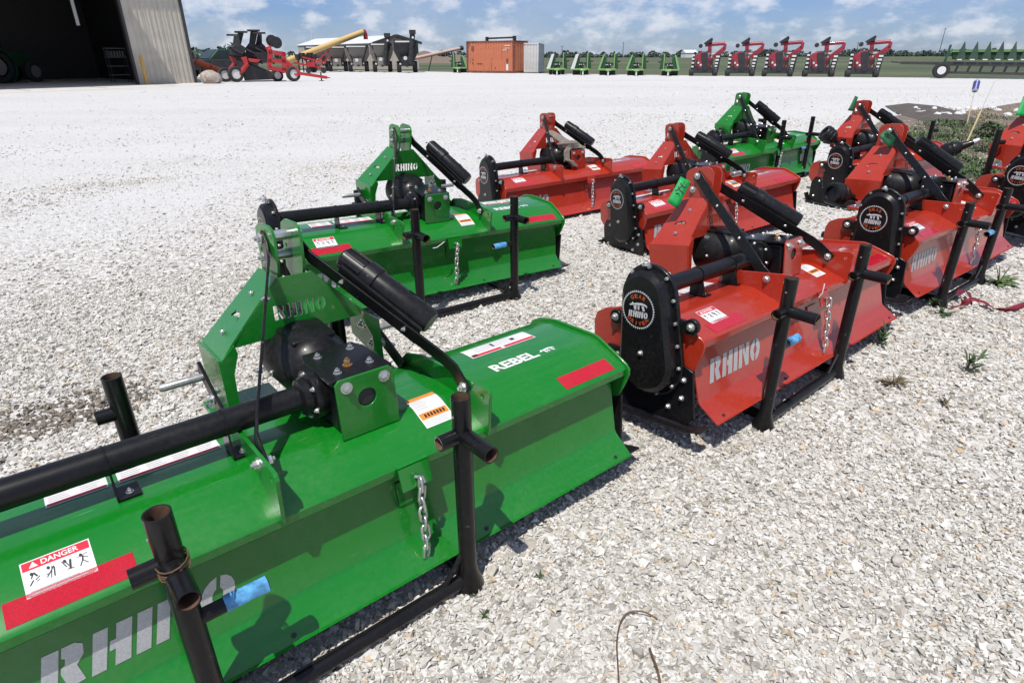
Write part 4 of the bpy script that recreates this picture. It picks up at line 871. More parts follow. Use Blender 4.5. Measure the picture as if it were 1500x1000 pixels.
# --- big shed at the left with its door open
def building():
    C = ground(286, 121.7); J = ground(218.0, 123.9); a = (J - C).normalized(); a = Vector((-0.665, -0.747, 0)); n = Vector((-a.y, a.x, 0)); n = n if n.dot(-C) > 0 else -n
    root = empty('farm_building', C); ang = math.atan2(a.y, a.x); root.rotation_euler = (0, 0, ang)   # local X along the facade to the left, local Y = ?
    iy = 1 if (Matrix.Rotation(ang, 3, 'Z') @ Vector((0, 1, 0))).dot(n) < 0 else -1    # sign of "inwards"
    cladding('cladding_cream', (0.52, 0.48, 0.40), 0, 0.23)
    w0 = 3.05; DH, WH, DEP, OPEN = 6.35, 7.2, 16.0, 11.0
    Y = lambda d: iy * d
    def bx(mb, x0, x1, d0, d1, z0, z1, mi=0): ya, yb = sorted((Y(d0), Y(d1))); mb.box(x0, x1, ya, yb, z0, z1, mi)
    # panels of the wall beside the door, each a ribbed sheet
    mb = MB(); bx(mb, 0.02, w0, 0.0, 0.10, 0.0, WH); wl = mb.build('wall', 'cladding_cream', root)
    k = 0
    x = 0.25
    while x < w0 - 0.1:
        mb = MB(); bx(mb, x, x + 0.05, -0.022, -0.001, 0.02, WH - 0.05); mb.build('rib', 'cladding_cream', wl, bev=0.006); x += 0.30
    mb = MB(); bx(mb, w0 + OPEN, w0 + OPEN + 3, 0.0, 0.10, 0.0, WH); mb.build('wall', 'cladding_cream', root)
    mb = MB(); bx(mb, w0, w0 + OPEN, 0.0, 0.10, DH, WH); mb.build('wall', 'cladding_cream', root)
    mb = MB(); bx(mb, -0.02, 0.10, 0.10, DEP, 0, WH); mb.build('wall', 'cladding_cream', root)
    mb = MB(); bx(mb, w0 + OPEN + 2.9, w0 + OPEN + 3.0, 0.10, DEP, 0, WH); mb.build('wall', 'cladding_cream', root)
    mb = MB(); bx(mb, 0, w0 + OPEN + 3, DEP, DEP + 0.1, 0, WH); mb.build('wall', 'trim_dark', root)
    mb = MB(); bx(mb, -0.14, 0.02, -0.05, 0.12, 0, WH); mb.build('corner_trim', 'trim_dark', root)
    mb = MB(); bx(mb, w0, w0 + 0.12, -0.03, 0.30, 0, DH); mb.build('door_jamb', 'trim_dark', root)
    mb = MB(); bx(mb, -0.4, w0 + OPEN + 3.4, -0.6, DEP + 0.5, WH, WH + 0.12); rf = mb.build('roof', 'metal_roof', root)
    mb = MB(); bx(mb, w0 + 0.12, w0 + OPEN, 0.10, DEP, 0.004, 0.02); mb.build('floor', 'concrete', root)
    mb = MB(); bx(mb, 0.12, w0 + 0.1, 0.25, DEP - 0.2, 0.004, 0.02); mb.build('floor', 'concrete', root)
    mb = MB(); bx(mb, 0.101, 0.16, 0.2, DEP - 0.05, 0.02, WH - 0.1); bx(mb, 0.17, w0 - 0.01, 0.101, 0.16, 0.02, WH - 0.1); mb.build('shade_lining', 'far_black', root)  # black lining added over the cream walls to keep the interior dark
    # open door leaf, hinged at the header and drooping outwards
    mb = MB(); L = 2.6; dr = R_(48)
    e0 = (Y(-0.06), DH + 0.05); e1 = (Y(-0.06 - L * math.cos(dr)), DH + 0.05 - L * math.sin(dr) * 0.2)
    mb.plate([e0, e1, (e1[0], e1[1] - 0.10), (e0[0], e0[1] - 0.10)], w0 + 0.68, w0 + OPEN + 0.1, 'x'); mb.build('door', 'cladding_cream', root)
    # things inside, in the dark
    inv = root.matrix_basis.inverted(); inv = Matrix.Translation(Vector((0, 0, 0))) @ (Matrix.Translation(C) @ Matrix.Rotation(ang, 4, 'Z')).inverted()
    def inside(px, dep):
        r = inv.to_3x3() @ ray(px, 110); o_ = inv @ Vector((0, 0, CAM_H)); k_ = (Y(dep) - o_.y) / r.y; return (Matrix.Translation(C) @ Matrix.Rotation(ang, 4, 'Z')) @ Vector((o_.x + r.x * k_, Y(dep), 0.02))
    t1 = empty('tractor', inside(6, 10.0), ang + 0.5)
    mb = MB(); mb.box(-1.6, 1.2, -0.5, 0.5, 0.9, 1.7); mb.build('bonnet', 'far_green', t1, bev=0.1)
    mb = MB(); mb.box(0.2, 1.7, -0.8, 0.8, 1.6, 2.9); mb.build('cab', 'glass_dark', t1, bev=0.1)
    for sy in (-1, 1):
        wheel(t1, (1.1, sy * 0.95, 0.9), 0.9, 0.5, rim='cart_grey'); wheel(t1, (-1.3, sy * 0.85, 0.6), 0.6, 0.4, rim='cart_grey')
        mb = MB(); mb.lathe([(-0.28, 0.98), (0.28, 0.98), (0.28, 1.06), (-0.28, 1.06)], (1.1, sy * 0.95, 0.9), 'y', 24); mb.build('fender', 'far_green', t1)
    tag(t1, 'dim green tractor standing in the dark inside the open shed', 'tractor')
    rk = empty('storage_rack', inside(176, 4.2), ang); rk.scale = (0.6, 0.8, 0.8)
    for x in (-0.8, 0.8):
        for y in (-0.3, 0.3): mb = MB(); mb.box(x - 0.04, x + 0.04, y - 0.04, y + 0.04, 0, 2.4); mb.build('upright', 'far_black', rk)
    for z in (0.5, 1.1, 1.7, 2.3): mb = MB(); mb.box(-0.85, 0.85, -0.35, 0.35, z, z + 0.05); mb.build('shelf', 'cart_grey', rk)
    for i in range(6): mb = MB(); mb.box(-0.75 + i * 0.26, -0.62 + i * 0.26, -0.3, 0.1, 1.752, 2.15); mb.build('canister', 'cart_grey', rk)
    tag(rk, 'dim storage rack with pale canisters just inside the shed door', 'rack')
    for (xx, dd) in ((w0 + 2.0, 0.5), (w0 + 6.2, 0.6)):
        mb = MB(); ya, yb = sorted((Y(dd), Y(dd + 0.35))); mb.box(xx, xx + 1.1, ya, yb, 0.024, 0.028); mb.build('floor_marking', 'pale_panel', root)
    mb = MB(); bx(mb, w0 + 1.3, w0 + 1.45, 3.0, 3.1, 3.0, 4.3); mb.build('wall_panel', 'pale_panel', root)
    tag(root, 'cream ribbed farm shed with wide open dark doorway at the left edge', 'building')
    # concrete apron in front
    P = lambda x, d: ((Matrix.Translation(C) @ Matrix.Rotation(ang, 4, 'Z')) @ Vector((x, Y(d), 0)))
    q = [P(-0.2, 0.0), P(w0 + OPEN + 6, 0.0), P(w0 + OPEN + 6, -5.2), P(6, -4.6), P(0.6, -3.9), P(-0.6, -1.0)]
    sheet_from('concrete_apron', q, 'concrete', 0.004)
    mbj = MB()
    for xx in (2.6, 5.8, 9.0, 12.2):
        a_, b_ = P(xx, -0.1), P(xx, -3.6); mbj.bar((a_.x, a_.y, 0.009), (b_.x, b_.y, 0.009), 0.03, 0.003)
    o = mbj.build('slab_joint', 'trim_dark', None); tag(o, kind='structure')
    bl = P(w0 - 0.25, -0.35); mb = MB(); mb.lathe([(0, 0.085), (1.42, 0.085), (1.47, 0.06), (1.49, 0.01)], (0, 0, 0), 'z', 18); o = mb.build('bollard', 'bollard_yellow', None); o.location = bl
    o.location.z = 0.004; tag(o, 'yellow steel bollard beside the shed doorway', 'bollard')
building()

def rock_obj(name, c, sx, sy, sz, mat, label, cat='rock', seed=1, group=None):
    bm = bmesh.new(); bmesh.ops.create_icosphere(bm, subdivisions=3, radius=1); rr = random.Random(seed); offs = [Vector((rr.uniform(-1, 1), rr.uniform(-1, 1), rr.uniform(-0.4, 1))).normalized() for _ in range(14)]
    for v in bm.verts:
        d = v.co.normalized(); h = min(1.0, min((0.86 + 0.1 * rr.random() * 0) / max(0.25, d.dot(q)) if d.dot(q) > 0.25 else 9 for q in offs)); v.co = d * min(1.05, h)
        v.co.x *= sx; v.co.y *= sy; v.co.z *= sz
    me = bpy.data.meshes.new(name); bm.to_mesh(me); bm.free(); me.materials.append(MAT[mat]); o = bpy.data.objects.new(name, me); col.objects.link(o); o.location = c; tag(o, label, cat, group); return o
s_ = Spot(311, 122.5); rock_obj('boulder', s_.o + Vector((0, 0, 0.30)), 0.66, 0.5, 0.42, 'rock', 'tan boulder lying at the corner of the cream shed', 'rock', 4)

# --- orange tube, pickup behind the corner
s_ = Spot(318, 118); t1 = s_.root('auger_section'); mb = MB(); p0, p1 = Vector(s_.L(284, 90, -0.2)), Vector(s_.L(333, 108, -0.2)); mb.tube([p0, p1], 0.20, 14); tb_ = mb.build('tube', 'far_orange', t1)
for q in (0.05, 0.5, 0.97): c = p0.lerp(p1, q); mb = MB(); mb.lathe([(-0.03, 0.23), (0.03, 0.23)], c, p1 - p0, 14); mb.build('band', 'far_red', t1)
mb = MB(); mb.bar(p0.lerp(p1, 0.2), Vector((p0.lerp(p1, 0.2).x, p0.y, 0)), 0.08, 0.08); mb.bar(p0.lerp(p1, 0.8), Vector((p0.lerp(p1, 0.8).x, p0.y, 0)), 0.08, 0.08); mb.build('prop', 'far_black', t1); tag(t1, 'orange auger tube leaning down behind the tan boulder', 'auger')
s_ = Spot(325, 113.5); t1 = s_.root('pickup_truck'); t1.rotation_euler.z += 0.5
mb = MB(); mb.plate([(-2.6, 0.55), (-2.6, 1.15), (-1.0, 1.25), (2.7, 1.25), (2.7, 0.55)], -0.9, 0.9, 'y'); mb.build('body', 'far_black', t1, bev=0.08)
mb = MB(); mb.plate([(-1.15, 1.24), (-0.35, 1.92), (1.05, 1.92), (1.2, 1.24)], -0.78, 0.78, 'y'); cb_ = mb.build('cab', 'far_green', t1, bev=0.05)
for y in (-0.787, 0.787): mb = MB(); mb.plate([(-0.85, 1.32), (-0.3, 1.82), (0.95, 1.82), (1.05, 1.32)], y - 0.004, y + 0.004, 'y'); mb.build('side_window', 'glass_dark', cb_)
mb = MB(); mb.quad([(-1.13, -0.7, 1.30), (-1.13, 0.7, 1.30), (-0.42, 0.66, 1.88), (-0.42, -0.66, 1.88)], 0.02); mb.build('windscreen', 'glass_dark', cb_)
for x in (-1.7, 1.75):
    for y in (-0.82, 0.82): wheel(t1, (x, y, 0.4), 0.4, 0.26)
tag(t1, 'dark pickup truck half hidden between the shed and the red seed drill', 'pickup')

# --- red folded drill
s_ = Spot(390, 119.5); t1 = s_.root('folded_implement'); L = s_.L; q6 = lambda x, y: (270 + x / 6.52, 20 + y / 6.52)
def hull(mb, pts, d0, d1, mi=0): slab(mb, s_, [q6(*p) for p in pts], d0, d1, mi)
for pts, d in (([(462, 310), (474, 205), (522, 205), (540, 310)], -0.3), ([(500, 310), (508, 180), (566, 180), (535, 310)], 0.2), ([(612, 330), (630, 165), (702, 165), (668, 330)], 0.5), ([(672, 330), (700, 190), (740, 190), (745, 330)], 1.0), ([(428, 385), (436, 355), (470, 300), (545, 300), (590, 330), (560, 400), (440, 400)], -0.35), ([(580, 330), (625, 268), (700, 300), (745, 285), (790, 330), (800, 400), (590, 395)], 0.4)):
    mb = MB(); hull(mb, pts, d, d + 0.55); mb.build('wing_section', 'far_black', t1, bev=0.03)
for (x, y) in ((465, 205), (540, 176), (660, 162), (715, 186)):
    mb = MB(); c = Vector(L(*q6(x, y), 0.2)); mb.box(c.x - 0.36, c.x + 0.36, c.y - 0.3, c.y + 0.5, c.z - 0.05, c.z + 0.04); mb.build('top_cap', 'far_black', t1)
for k in range(9):
    mb = MB(); x0, y0 = 450 + k * 38, 330 + (k % 3) * 45; c0, c1 = Vector(L(*q6(x0, y0), -0.4 + 0.1 * k)), Vector(L(*q6(x0 + 110, y0 + 55), -0.4 + 0.1 * k)); mb.tube([c0, c1], 0.07, 8); mb.build('press_arm', 'far_black', t1)
for k, (x, y) in enumerate(((835, 262), (880, 278))):
    mb = MB(); c = Vector(L(*q6(x, y), 0.3 + 0.4 * k)); mb.lathe([(-0.03, 0.05), (-0.02, 0.34), (0.02, 0.34), (0.03, 0.05)], c, (0.25, -1, 0), 24); mb.build('coulter_disc', 'far_black', t1)
mb = MB(); hull(mb, [(600, 470), (840, 560), (850, 630), (575, 640), (560, 560)], -0.2, 1.6); hull(mb, [(420, 370), (800, 370), (820, 470), (600, 480), (430, 410)], 0.1, 1.6); mb.build('drill_body', 'far_black', t1, bev=0.05)
mb = MB(); 
for pts in ([(795, 330), (840, 340), (830, 540), (790, 520)], [(925, 360), (965, 375), (975, 560), (930, 570)], [(800, 345), (965, 370), (965, 410), (800, 385)], [(790, 430), (970, 440), (970, 475), (790, 465)], [(800, 500), (970, 520), (970, 555), (800, 540)]): hull(mb, pts, -0.9, -0.75)
mb.build('front_frame', 'far_red', t1, bev=0.02)
mb = MB(); hull(mb, [(610, 430), (735, 440), (700, 470), (620, 460)], -0.7, 0.4); hull(mb, [(770, 320), (830, 310), (830, 360), (780, 350)], -0.8, 0.3); mb.build('side_cover', 'far_red', t1, bev=0.02)
for (x0, y0, x1, y1, d) in ((490, 470, 415, 570, 0.2), (605, 478, 528, 580, -0.4)):
    mb = MB(); mb.tube([L(*q6(x0, y0), d), L(*q6(x1, y1), d)], 0.13, 12); mb.build('wheel_arm', 'far_red', t1)
    mb = MB(); hull(mb, [(x0 - 65, y0 - 60), (x0 - 10, y0 - 65), (x0 + 10, y0), (x0 - 30, y0 + 5)], d - 0.1, d + 0.1); mb.build('arm_bracket', 'far_red', t1)
for (x, y, r, d) in ((390, 612, 62, 0.2), (497, 622, 68, -0.45), (885, 590, 55, -0.2), (1040, 578, 64, -0.9)):
    c = Vector(L(*q6(x, y), d)); rr_ = r / 6.52 * s_.k; wheel(t1, c if y < 605 else (c.x, c.y, rr_), rr_, 0.35, (0.35, -1, 0))
mb = MB(); mb.bar(L(*q6(975, 455), -0.9), L(*q6(1100, 560), -1.0), 0.12, 0.14); mb.bar(L(*q6(1090, 570), -1.0), L(*q6(1365, 612), -1.1), 0.16, 0.17); mb.bar(L(*q6(1365, 612), -1.1), L(*q6(1392, 614), -1.1), 0.06, 0.06); mb.bar(L(*q6(800, 520), -0.9), L(*q6(1100, 590), -1.0), 0.10, 0.10); mb.build('drawbar', 'far_red', t1)
mb = MB(); c = Vector(L(*q6(1302, 560), -1.1)); mb.bar(c, (c.x, c.y, 0.03), 0.08, 0.08); mb.box(c.x - 0.15, c.x + 0.15, c.y - 0.15, c.y + 0.15, 0.0, 0.03); mb.build('jack', 'far_black', t1)
tag(t1, 'red and black folded seed drill on small wheels beside the cream shed', 'implement')
# second, lower red implement behind it
s_ = Spot(470, 107.5); t1 = s_.root('small_implement'); L = s_.L
mb = MB(); mb.bar(L(430, 92), L(478, 101), 0.16, 0.16); mb.bar(L(443, 84), L(478, 92), 0.14, 0.14); mb.box(*[v for v in (L(450, 98)[0], L(462, 98)[0], -0.5, 0.5, L(450, 98)[2], L(450, 91)[2])]); mb.bar(L(452, 98), L(478, 78), 0.08, 0.08); mb.bar(L(463, 101), L(486, 80), 0.07, 0.07); mb.build('frame', 'far_red', t1)
for (x, y, r) in ((474, 103, 4), (452, 104, 4)): wheel(t1, (L(x, y)[0], -0.3, r * s_.k), r * s_.k, 0.25)
for k in range(5): mb = MB(); c = L(436 + k * 6, 84 - (k % 2) * 2); mb.lathe([(-0.25, 0.2), (0.25, 0.3)], (c[0], 0.3, c[2]), 'z', 12); mb.bar((c[0], 0.3, c[2]), (c[0], 0.3, 0.1), 0.12, 0.12); mb.build('row_unit', 'far_black', t1)
tag(t1, 'low red implement with black row units behind the folded seed drill', 'implement')
# --- grain auger (long yellow tube on a red truss)
s_ = Spot(478, 106.5); t1 = s_.root('grain_auger'); L = s_.L; a0, a1 = Vector(L(421, 89.5, -1)), Vector(L(531, 47.5, 4))
mb = MB(); mb.tube([a0, a1], 0.27, 16); mb.build('tube', 'auger_yellow', t1)
mb = MB(); d = (a1 - a0).normalized(); mb.tube([a1 - d * 0.1, a1 + d * 0.25, a1 + d * 0.35 + Vector((0, 0, -0.3)), a1 + d * 0.35 + Vector((0, 0, -0.75))], 0.22, 12); mb.build('spout', 'far_red', t1)
mb = MB(); m_ = a0.lerp(a1, 0.62); mb.bar(m_, (m_.x - 2.4, m_.y - 0.8, 0.5), 0.09, 0.09); mb.bar(m_, (m_.x - 2.4, m_.y + 0.8, 0.5), 0.09, 0.09); mb.bar((m_.x - 2.4, m_.y - 0.9, 0.45), (m_.x - 2.4, m_.y + 0.9, 0.45), 0.1, 0.1); mb.bar(a0.lerp(a1, 0.15), (m_.x - 2.4, m_.y, 0.5), 0.08, 0.08); mb.bar(m_ + Vector((-0.7, 0, -1.4)), a0.lerp(a1, 0.35), 0.06, 0.06); mb.build('undercarriage', 'far_red', t1)
for dy in (-0.95, 0.95): wheel(t1, (m_.x - 2.4, m_.y + dy, 0.42), 0.42, 0.25)
mb = MB(); mb.box(a0.x - 0.5, a0.x + 0.3, a0.y - 0.4, a0.y + 0.4, 0.05, 0.5); mb.bar(a0, (a0.x, a0.y, 0.3), 0.3, 0.3); mb.build('hopper', 'far_red', t1)
tag(t1, 'long yellow grain auger sloping up in front of the metal-roofed shed', 'auger')
# --- metal-roofed shed behind the grain carts
s_ = Spot(535, 102.6); t1 = s_.root('metal_shed'); L = s_.L
cladding('cladding_tan', (0.50, 0.46, 0.38), 0, 0.3); e = lambda u, v, d=0: L(u, v, d)
gl, gr, gp = Vector(e(544, 65)), Vector(e(612, 66)), Vector(e(577, 54))
bk = Vector((-9.5, 16, 0)); ft = lambda p: Vector((p.x, p.y, 0)); hz = gl.z
mb = MB(); mb.quad([ft(gl), ft(gr), Vector((gr.x, gr.y, hz)), gp, Vector((gl.x, gl.y, hz))], 0.1); mb.build('gable_wall', 'cladding_tan', t1)
mb = MB(); mb.quad([ft(gl), ft(gl) + bk, Vector((gl.x, gl.y, hz)) + bk, Vector((gl.x, gl.y, hz))], 0.1); mb.quad([ft(gr), ft(gr) + bk, Vector((gr.x, gr.y, hz)) + bk, Vector((gr.x, gr.y, hz))], 0.1); mb.quad([ft(gl) + bk, ft(gr) + bk, Vector((gr.x, gr.y, hz)) + bk, gp + bk, Vector((gl.x, gl.y, hz)) + bk], 0.1); mb.build('side_wall', 'cladding_tan', t1)
for sgn, ge in ((1, gl), (-1, gr)):
    ed = Vector((ge.x, ge.y, hz)); sl = (ed - gp) * 1.06; up_ = Vector((0, 0, 0.12)); fr = -bk.normalized() * 0.5
    mb = MB(); mb.quad([gp + up_ + fr, gp + sl + up_ + fr, gp + sl + up_ + bk * 1.02, gp + up_ + bk * 1.02], 0.08); mb.build('roof', 'metal_roof', t1)
    mb = MB(); mb.bar(gp + up_ + fr * 1.1, gp + sl + up_ + fr * 1.1, 0.12, 0.28); mb.build('roof_trim', 'trim_dark', t1)
tag(t1, 'tan farm shed with pale metal roof behind the grain carts', 'building')
# --- grain carts
def cart(px, py, w_, top, mat, lab, auger=True, seed=0):
    s2 = Spot(px, py); t2 = s2.root('grain_cart'); L = s2.L; x = lambda u: L(px + u, py - 10)[0]; z = lambda v: L(px, v)[2]; h = w_ / 2
    hz_, mz, bz = z(top), z(top + (py - top) * 0.30), z(py - (py - top) * 0.22)
    v = [(-h, hz_, 1.3), (h, hz_, 1.3), (-h, mz, 1.3), (h, mz, 1.3), (-h * 0.45, bz, 0.5), (h * 0.45, bz, 0.5)]
    mb = MB(); P = lambda i, s3: (v[i][0] * s2.k, s3 * v[i][2], v[i][1])
    mb.add([P(0, -1), P(1, -1), P(3, -1), P(5, -1), P(4, -1), P(2, -1), P(0, 1), P(1, 1), P(3, 1), P(5, 1), P(4, 1), P(2, 1)], [(0, 1, 2, 3, 4, 5), (11, 10, 9, 8, 7, 6), (0, 6, 7, 1), (1, 7, 8, 2), (2, 8, 9, 3), (3, 9, 10, 4), (4, 10, 11, 5), (5, 11, 6, 0)]); mb.build('hopper', mat, t2, bev=0.03)
    mb = MB(); k = s2.k
    mb.plate([(-h * k, hz_ - 0.05), (h * k, hz_ - 0.05), (h * k * 0.94, hz_ + 0.22), (-h * k * 0.94, hz_ + 0.22)], -1.35, 1.35, 'y'); mb.build('rim_band', 'far_black', t2, bev=0.02)
    mb = MB(); mb.box(-h * k * 0.85, h * k * 0.7, -1.365, -1.352, hz_ + 0.02, hz_ + 0.14); mb.build('top_stripe', 'pale_panel', t2)
    mb = MB(); mb.box(-h * k * 0.40, h * k * 0.30, -1.34, -1.30, z(py - (py - top) * 0.55), z(py - (py - top) * 0.22)); pn = mb.build('end_panel', mat, t2)
    mb = MB(); mb.lathe([(0, 0.17), (0.02, 0.17)], (-h * k * 0.1, -1.36, z(py - (py - top) * 0.48)), 'y', 16); mb.build('round_sticker', 'pale_panel', t2)
    for u in (-0.8, 0.8): mb = MB(); mb.bar((u * h * k, -1.32, hz_), (u * 0.35 * h * k, -1.0, 0.6), 0.09, 0.09); mb.build('strut', 'far_black', t2)
    mb = MB(); mb.box(-h * k * 0.75, h * k * 0.75, -0.9, 0.9, 0.55, 0.75); mb.box(-0.12, 0.12, -2.6, -0.9, 0.5, 0.66); mb.build('chassis', 'far_black', t2)
    for u in (-0.68, 0.68):
        for y in (-0.4,): wheel(t2, (u * h * k, y, 0.5), 0.5, 0.42, (1, 0, 0))
    for u in (-0.55, 0.45): mb = MB(); mb.lathe([(0, 0.09), (0.03, 0.09)], (u * h * k, -0.93, 0.75), 'y', 12); mb.build('lamp', 'pale_panel', t2)
    if auger:
        mb = MB(); c0, c1 = Vector((h * k * 0.62, -1.55, hz_ + 0.75)), Vector((h * k * 0.30, -1.5, 0.7)); mb.tube([c0, c1], 0.24, 12); mb.box(c0.x - 0.3, c0.x + 0.3, c0.y - 0.28, c0.y + 0.28, c0.z - 0.05, c0.z + 0.28); mb.build('unload_auger', 'far_black', t2)
        mb = MB(); mb.lathe([(-0.02, 0.1), (0.0, 0.1)], (c0.x, c0.y - 0.25, c0.z - 0.35), 'y', 12); mb.build('lamp', 'pale_panel', t2)
    return tag(t2, lab, 'grain cart', 'grain carts lined up before the shed')
cart(468, 104.4, 34, 71, 'cart_grey', 'grey grain cart farthest left in the row, half hidden by the auger', False)
cart(496, 104.8, 32, 71, 'cart_grey', 'grey grain cart second from the left in the row before the shed', False)
cart(526, 105.2, 34, 70, 'cart_grey', 'grey grain cart in the middle of the row before the shed', False)
cart(561, 105.6, 32, 67, 'cart_grey', 'grey grain cart with tall black unloading auger beside the black cart', True)
cart(597, 106.2, 34, 63, 'far_black', 'black grain cart at the right end of the row', True)
s_ = Spot(625, 104.5); t1 = s_.root('grain_conveyor'); L = s_.L; a0, a1 = Vector(L(605, 86.5, 0)), Vector(L(675, 71, 1.5)); mb = MB(); mb.tube([a0, a1], 0.16, 12); mb.build('tube', 'auger_pink', t1)
mb = MB(); mb.lathe([(-0.1, 0.22), (0.25, 0.22)], a1, a1 - a0, 12); mb.build('head', 'far_black', t1); m_ = a0.lerp(a1, 0.4); mb = MB(); mb.bar(m_, (m_.x - 0.5, m_.y - 0.6, 0), 0.07, 0.07); mb.bar(m_, (m_.x - 0.5, m_.y + 0.6, 0), 0.07, 0.07); mb.bar(a0, (a0.x, a0.y, 0), 0.2, 0.2); mb.build('legs', 'far_black', t1)
tag(t1, 'thin pinkish conveyor tube reaching up to the right of the black cart', 'conveyor')
# --- containers
def container(px, py, yaw, W, Hh, D, mat, lab, pitch=0.28):
    o0 = ground(px, py); t2 = empty('shipping_container', o0, R_(yaw))        # origin: nearest bottom corner; X along the long face to the left
    x = 0.12
    mb = MB(); mb.box(-W + 0.06, -0.06, 0.06, D - 0.06, 0.08, Hh - 0.05); bd = mb.build('shell', mat, t2)
    n_ = int((W - 0.3) / pitch); tr = MB(); tr.plate([(-0.09, 0), (-0.05, -0.036), (0.05, -0.036), (0.09, 0)], 0.16, Hh - 0.14, 'z'); me_ = tr.mesh('corrugation', mat)
    for i in range(n_): child('corrugation', me_, bd, (-0.26 - i * pitch, 0.059, 0))
    n2_ = int((D - 0.3) / pitch)
    for i in range(n2_): c = child('corrugation', me_, bd, (-0.061, 0.26 + i * pitch, 0)); c.rotation_euler = (0, 0, R_(90))
    for (x0, x1, y0, y1) in ((-0.12, 0, 0, 0.12), (-W, -W + 0.12, 0, 0.12), (-0.12, 0, D - 0.12, D), (-W, -W + 0.12, D - 0.12, D)): mb = MB(); mb.box(x0, x1, y0, y1, 0, Hh); mb.build('corner_post', mat if mat != 'container_orange' else 'rust_edge', t2, bev=0.01)
    for z0, z1 in ((0.03, 0.17), (Hh - 0.12, Hh - 0.003)):
        for (x0, x1, y0, y1) in ((-W + 0.12, -0.12, 0.01, 0.10), (-W + 0.12, -0.12, D - 0.10, D - 0.01), (-0.10, -0.01, 0.12, D - 0.12)): mb = MB(); mb.box(x0, x1, y0, y1, z0, z1); mb.build('rail', mat if mat != 'container_orange' else 'rust_edge', t2)
    tag(t2, lab, 'container', 'shipping containers at the yard edge'); return t2
simple('rust_edge', (0.17, 0.060, 0.040), 0.8, 0, 0.4, 3); simple('container_white', (0.60, 0.59, 0.57), 0.6, 0, 0.12, 2)
ct = container(752.5, 107.6, -32, 5.05, 2.60, 2.44, 'container_orange', 'rusty orange shipping container standing at the edge of the yard')
for (x0, x1, z0, z1) in ((-0.95, -0.35, 2.18, 2.24), (-0.95, -0.45, 1.98, 2.02), (-1.15, -0.75, 1.84, 1.89), (-0.80, -0.58, 0.22, 0.72)): mb = MB(); mb.box(x0, x1, 0.018, 0.021, z0, z1); mb.build('marking', 'pale_panel', ct)
for (x0, x1, z0, z1) in ((-4.5, -4.2, 1.80, 2.2), (-0.80, -0.55, 0.85, 1.15), (-4.45, -4.3, 1.05, 1.15), (-4.45, -4.35, 0.7, 0.9), (-3.9, -3.3, 0.72, 0.80), (-2.0, -1.9, 0.3, 0.5)): mb = MB(); mb.box(x0, x1, 0.018, 0.021, z0, z1); mb.build('rust_patch', 'rust_edge', ct)
mb = MB(); mb.bar((-3.6, 1.2, 2.82), (-0.6, 1.2, 2.86), 0.14, 0.14); mb.box(-3.65, -3.5, 1.05, 1.35, 2.6, 2.95); mb.box(-0.75, -0.55, 1.05, 1.35, 2.6, 2.98); o = mb.build('axle_beam', 'far_black', None); o.matrix_world = ct.matrix_basis.copy(); tag(o, 'black axle beam lying on the roof of the orange container', 'beam')
container(788.5, 106.9, -8, 2.3, 2.42, 5.5, 'container_white', 'white shipping container beside the rusty orange one')

